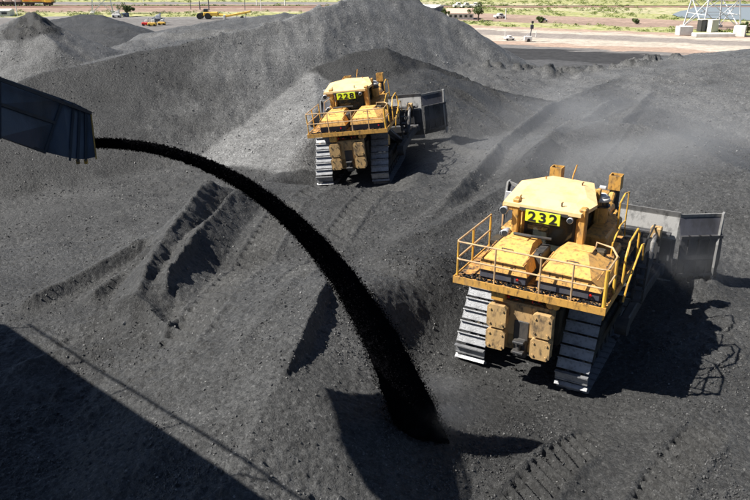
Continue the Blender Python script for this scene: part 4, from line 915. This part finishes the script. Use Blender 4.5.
# ------------------------------------------------------------------ discharge chute, falling coal and the gantry that carries them
tip = pw(94, 134, 13.6); back = pw(-60, 84, 11.1)
ct = empty('discharge_chute', tuple((tip+back)/2)); setp(ct, 'dark navy steel discharge chute with a yellow lip, throwing out a stream of coal', 'chute')
org = Vector(tuple((tip+back)/2))
# side face seen by the viewer: top and bottom edge points, all on one slightly folded wall; the far wall lies 1.3 m behind
tops = [pw(-150,24,10.14), pw(-60,53,11.39), pw(0,78,12.23), pw(63,100,13.17), pw(74,104,13.32), pw(80,107,13.43), pw(86,110,13.53), pw(91,113,13.58)]
bots = [pw(-150,82,10.14), pw(-60,116,11.39), pw(0,137,12.23), pw(45,152,13.17), pw(70,158,13.32), pw(78,159,13.43), pw(86,159,13.53), pw(96,157,13.58)]
tops = [Vector(p)-org for p in tops]; bots = [Vector(p)-org for p in bots]
away = Vector((-.42, 1, -.30))*1.1; awb = Vector((-.42, 1, -.20))*1.1
def panel(nm, a, b, c, d, th, m, par):
    mb = MB(); n_ = (b-a).cross(d-a).normalized()*th
    mb.hull([a, b, c, d, a+n_, b+n_, c+n_, d+n_]); return mb.build(nm, m, par)
for i in range(len(tops)-1):
    a, b, c, d = tops[i], tops[i+1], bots[i+1], bots[i]
    m1 = a.lerp(d, .44); m2 = b.lerp(c, .44)
    if i < 3:
        panel('side_panel', a, b, m2-(c-b)*.004, m1-(c-b)*.004, .02, M['navy'], ct); panel('side_panel', m1+(c-b)*.004, m2+(c-b)*.004, c, d, .02, M['navy'], ct)
        MB().bar(m1, m2, .07, .05).build('stiffener', M['navyedge'], ct)
    else: panel('side_panel', a, b, c, d, .02, M['navy'], ct)
    panel('top_panel', a, b, b+away, a+away, .02, M['navy'], ct)
    panel('far_panel', a+away, b+away, c+awb, d+awb, .02, M['navy'], ct)
    if i < 3: panel('bottom_panel', d, c, c+awb, d+awb, .02, M['navy'], ct)
for i in range(1, len(tops)):
    last = i == len(tops)-1; drop = (bots[i]-tops[i])
    mb = MB(); mb.bar(tops[i]-drop*.02, bots[i]+drop*(.05 if i > 3 else .03), .04 if not last else .025, .07 if not last else .03, up=away)
    mb.build('lip' if last else 'rib', M['lip'] if last else M['navyedge'], ct)
    if i in (5, 6): e = bots[i]+drop*.05; MB().box(e, (.05, .05, .08)).build('yellow_tip', M['lip'], ct)
MB().bar(tops[0], tops[-1], .05, .05).build('top_flange', M['navyedge'], ct); MB().bar(bots[0], bots[3], .05, .05).build('bottom_flange', M['navyedge'], ct)
# falling coal
g9 = 9.81; v0z = 0.; a_ = Vector(tuple(pw(92, 143, 14.0))); b_ = Vector(tuple(pw(423, 442, 17.0)))
T_ = (v0z+math.sqrt(v0z*v0z+2*g9*(a_.z-b_.z)))/g9
def hz_(q): return q*(1.35-.35*q)
def traj(t): return Vector((a_.x+(b_.x-a_.x)*hz_(t/T_), a_.y+(b_.y-a_.y)*hz_(t/T_), a_.z+v0z*t-.5*g9*t*t))
ns_, nr_ = 260, 28; V_ = []; r1 = np.random.default_rng(5)
U_, K_ = np.meshgrid(np.linspace(-.03, 1.05, ns_), np.arange(nr_), indexing='ij')
A_ = K_*2*PI/nr_
nz = fbm(U_*26+0, np.cos(A_)*1.4+3, 1.0, 4, 71)+fbm(U_*26, np.sin(A_)*1.4+9, 1.0, 4, 72); nz2 = perlin(U_*90, np.cos(A_)*4+5, 81)+perlin(U_*90, np.sin(A_)*4+1, 82)
for i in range(ns_):
    s_ = U_[i, 0]; t_ = max(s_, 0)*T_; p = traj(t_) if s_ >= 0 else traj(0)+Vector((-.4, -.2, .1))*(-s_/.03)
    dv = (traj(t_+.01)-traj(t_)).normalized(); sx_ = Vector((dv.z, 0, -dv.x)).normalized(); sy_ = dv.cross(sx_).normalized()
    wd = .10+.56*max(s_, 0)**2.4; 
    for k in range(nr_):
        a = A_[i, k]; rr = wd*(.84+.07*nz[i, k]+.04*nz2[i, k])
        V_.append(p+sx_*math.cos(a)*rr+sy_*math.sin(a)*rr*.8)
me = bpy.data.meshes.new('falling_coal'); F_ = [(i*nr_+k, i*nr_+(k+1) % nr_, (i+1)*nr_+(k+1) % nr_, (i+1)*nr_+k) for i in range(ns_-1) for k in range(nr_)]
F_.append(tuple(range(nr_-1, -1, -1))); me.from_pydata([tuple(v) for v in V_], [], F_); me.update()
# loose lumps flying beside the solid core
lv, lf = [], []
tet = np.array([(1, 1, 1), (-1, -1, 1), (-1, 1, -1), (1, -1, -1)])*.6
nb = len(V_)
NP_ = 52000
S_ = r1.random(NP_)**.75; WD = .10+.56*S_**2.4
ts_ = S_*T_; hx = hz_(S_)
PX = np.stack([a_.x+(b_.x-a_.x)*hx, a_.y+(b_.y-a_.y)*hx, a_.z+v0z*ts_-.5*g9*ts_**2], 1)
DV = np.stack([(b_.x-a_.x)/T_*(1.35-.7*S_), (b_.y-a_.y)/T_*(1.35-.7*S_), v0z-g9*ts_], 1); DV /= np.linalg.norm(DV, axis=1, keepdims=True)
SX = np.stack([DV[:, 2], 0*ts_, -DV[:, 0]], 1); SX /= np.linalg.norm(SX, axis=1, keepdims=True); SY = np.cross(DV, SX)
ang = r1.random(NP_)*2*PI; rr_ = WD*np.minimum(.72+np.abs(r1.normal(size=NP_))*.17, 1.35)
CEN = PX+SX*(np.cos(ang)*rr_)[:, None]+SY*(np.sin(ang)*rr_*.85)[:, None]
ZS = .008+.012*r1.random(NP_)**2
QD = r1.normal(size=(NP_, 4, 3)); QD /= np.linalg.norm(QD, axis=2, keepdims=True)
LV = (CEN[:, None, :]+QD*ZS[:, None, None]*1.3).reshape(-1, 3)
J_ = (np.arange(NP_)*4)[:, None, None]; LF = (J_+np.array([(0, 1, 2), (0, 3, 1), (0, 2, 3), (1, 3, 2)])[None]).reshape(-1, 3)
lv = LV.tolist(); lf = LF.tolist()
me2 = bpy.data.meshes.new('m'); me2.from_pydata(lv, [], lf)
bm = bmesh.new(); bm.from_mesh(me); bm.from_mesh(me2); bm.to_mesh(me); bm.free()
o = link('falling_coal', me, None, M['coalfall']); setp(o, 'thick black arc of coal pouring from the chute lip onto the pile', 'falling coal', kind='stuff')
# gantry: walkway and belt frame beside the viewer, off to the left; its shadow lies on the near ground
GA = Vector((-4.9, 6.83, 8.3)); GB = Vector((-18.2, 18.7, 8.3))
gd = (GB-GA).normalized(); gp = Vector((gd.y, -gd.x, 0))       # gp points to the far right-hand side
gp = -gp if gp.x < 0 else gp
go = empty('conveyor_gantry', tuple(GA)); setp(go, 'steel conveyor gantry with railed walkway carrying the discharge chute', 'gantry')
def G(l, s_, h): return gd*l+gp*s_+Vector((0, 0, h))
L_ = (GB-GA).length
b = MB(); b.bar(G(0, -1.9, -.1), G(L_, -1.9, -.1), 3.6, .12); b.build('floor_plate', M['navyedge'], go)
for s_ in (-.1, -3.7): MB().bar(G(0, s_, -.35), G(L_, s_, -.35), .25, .7).build('girder', M['navy'], go)
for s_ in (-.05, -3.75):
    for h in (.75,): MB().bar(G(0, s_, h), G(L_, s_, h), .05, .05).build('handrail', M['railpost'], go)
for k in range(7):
    l = .3+k*(L_-.6)/6
    for s_ in (-.05, -3.75): MB().bar(G(l, s_, -.05), G(l, s_, .76), .05, .05).build('handrail_post', M['railpost'], go)
b = MB(); b.bar(G(2, -2.3, .55), G(L_, -2.3, .55), 1.5, .08); 
for k in range(10): b.bar(G(2.2+k*1.6, -3.0, 0), G(2.2+k*1.6, -3.0, .5), .08, .08); b.bar(G(2.2+k*1.6, -1.6, 0), G(2.2+k*1.6, -1.6, .5), .08, .08)
b.build('belt', M['rubber'], go)
# ------------------------------------------------------------------ loose lumps of coal lying on the piles
def rock(seed, n=1):
    r_ = random.Random(seed); bm = bmesh.new(); bmesh.ops.create_icosphere(bm, subdivisions=1, radius=.5)
    for v in bm.verts: v.co = Vector((v.co.x*r_.uniform(.7, 1.2), v.co.y*r_.uniform(.7, 1.2), v.co.z*r_.uniform(.5, .95)))
    me = bpy.data.meshes.new('coal_lump'); bm.to_mesh(me); bm.free(); me.materials.append(M['lump']); return me
def lumps(name, label, pts, siz, tone, seeds):
    me = bpy.data.meshes.new(name); me.vertices.add(len(pts)); me.vertices.foreach_set('co', pts.astype(np.float32).ravel())
    for k, a in (('lsize', siz), ('ltone', tone)):
        at = me.attributes.new(k, 'FLOAT', 'POINT'); at.data.foreach_set('value', a.astype(np.float32))
    rot = rng.random((len(pts), 3))*6.28; at = me.attributes.new('lrot', 'FLOAT_VECTOR', 'POINT'); at.data.foreach_set('vector', rot.astype(np.float32).ravel())
    o = link(name, me); setp(o, label, 'coal', kind='stuff')
    ng = bpy.data.node_groups.new(name, 'GeometryNodeTree'); ng.interface.new_socket('Geometry', in_out='INPUT', socket_type='NodeSocketGeometry'); ng.interface.new_socket('Geometry', in_out='OUTPUT', socket_type='NodeSocketGeometry')
    N = ng.nodes; L = ng.links; gi = N.new('NodeGroupInput'); gout = N.new('NodeGroupOutput'); ip = N.new('GeometryNodeInstanceOnPoints')
    j = N.new('GeometryNodeJoinGeometry')
    for s_ in seeds:
        prim = N.new('GeometryNodeMeshIcoSphere'); prim.inputs['Radius'].default_value = .5; prim.inputs['Subdivisions'].default_value = 1
        tr = N.new('GeometryNodeTransform'); r_ = random.Random(s_); tr.inputs['Scale'].default_value = (r_.uniform(.8, 1.25), r_.uniform(.7, 1.0), r_.uniform(.5, .8))
        sp = N.new('GeometryNodeSetPosition'); nz_ = N.new('ShaderNodeTexWhiteNoise'); nz_.noise_dimensions = '4D'; nz_.inputs['W'].default_value = s_
        pos = N.new('GeometryNodeInputPosition'); L.new(pos.outputs[0], nz_.inputs['Vector'])
        vm = N.new('ShaderNodeVectorMath'); vm.operation = 'SUBTRACT'; L.new(nz_.outputs['Color'], vm.inputs[0]); vm.inputs[1].default_value = (.5, .5, .5)
        vs = N.new('ShaderNodeVectorMath'); vs.operation = 'SCALE'; vs.inputs['Scale'].default_value = .3; L.new(vm.outputs[0], vs.inputs[0])
        L.new(prim.outputs[0], sp.inputs['Geometry']); L.new(vs.outputs[0], sp.inputs['Offset']); L.new(sp.outputs[0], tr.inputs['Geometry'])
        gtoi = N.new('GeometryNodeGeometryToInstance'); 
        sm = N.new('GeometryNodeSetMaterial'); sm.inputs['Material'].default_value = M['lump']; L.new(tr.outputs[0], sm.inputs[0]); L.new(sm.outputs[0], gtoi.inputs[0]); L.new(gtoi.outputs[0], j.inputs[0])
    L.new(gi.outputs[0], ip.inputs['Points']); L.new(j.outputs[0], ip.inputs['Instance']); ip.inputs['Pick Instance'].default_value = True
    def na(nm, t):
        a = N.new('GeometryNodeInputNamedAttribute'); a.data_type = t; a.inputs[0].default_value = nm; return a.outputs[0]
    ri = N.new('FunctionNodeRandomValue'); ri.data_type = 'INT'; ri.inputs[4].default_value = 0; ri.inputs[5].default_value = len(seeds)-1; L.new(ri.outputs[2], ip.inputs['Instance Index'])
    e2r = N.new('FunctionNodeEulerToRotation'); L.new(na('lrot', 'FLOAT_VECTOR'), e2r.inputs[0]); L.new(e2r.outputs[0], ip.inputs['Rotation'])
    L.new(na('lsize', 'FLOAT'), ip.inputs['Scale']); L.new(ip.outputs[0], gout.inputs[0])
    md = o.modifiers.new('scatter', 'NODES'); md.node_group = ng
    return o
NL = 330000
uu = rng.random(NL); yl = (8.5**-.7+(66**-.7-8.5**-.7)*uu)**(-1/.7); xl_ = (yl+3)*(rng.random(NL)*1.22-.62)
clump = np.clip(.32+fbm(xl_, yl, 3.2, 3, 201)*1.9, 0, 1)*np.clip(.75+fbm(xl_, yl, .6, 2, 211)*1.2, .1, 1)
keep = rng.random(NL) < clump*.95+.05
for q in DOZ:
    Mi = dmat(q).inverted(); lx = Mi[0][0]*xl_+Mi[0][1]*yl+Mi[0][3]; ly = Mi[1][0]*xl_+Mi[1][1]*yl+Mi[1][3]
    keep &= ~((np.abs(lx) < 2) & (ly > -.2) & (ly < 5.2))
xl_, yl = xl_[keep], yl[keep]
zl, tl = terrain(xl_, yl)
keep = rng.random(len(xl_)) < np.where((xl_ < -1) & (yl < 30) & (yl > 15), .45, 1.); xl_, yl, zl, tl = xl_[keep], yl[keep], zl[keep], tl[keep]
sz = (.008+.040*rng.random(len(xl_))**6)*(1+yl/30)
big = rng.random(len(xl_)) < .002; sz[big] *= 2.0
lumps('loose_coal', 'loose lumps and crumbs of coal strewn over all the stockpiles', np.stack([xl_, yl, zl+sz*.12], 1), sz, np.clip(tl*(.75+.6*rng.random(len(xl_)))*np.where(rng.random(len(xl_)) < .03, 2.2, 1), .008, .35), (1, 2, 3, 4))
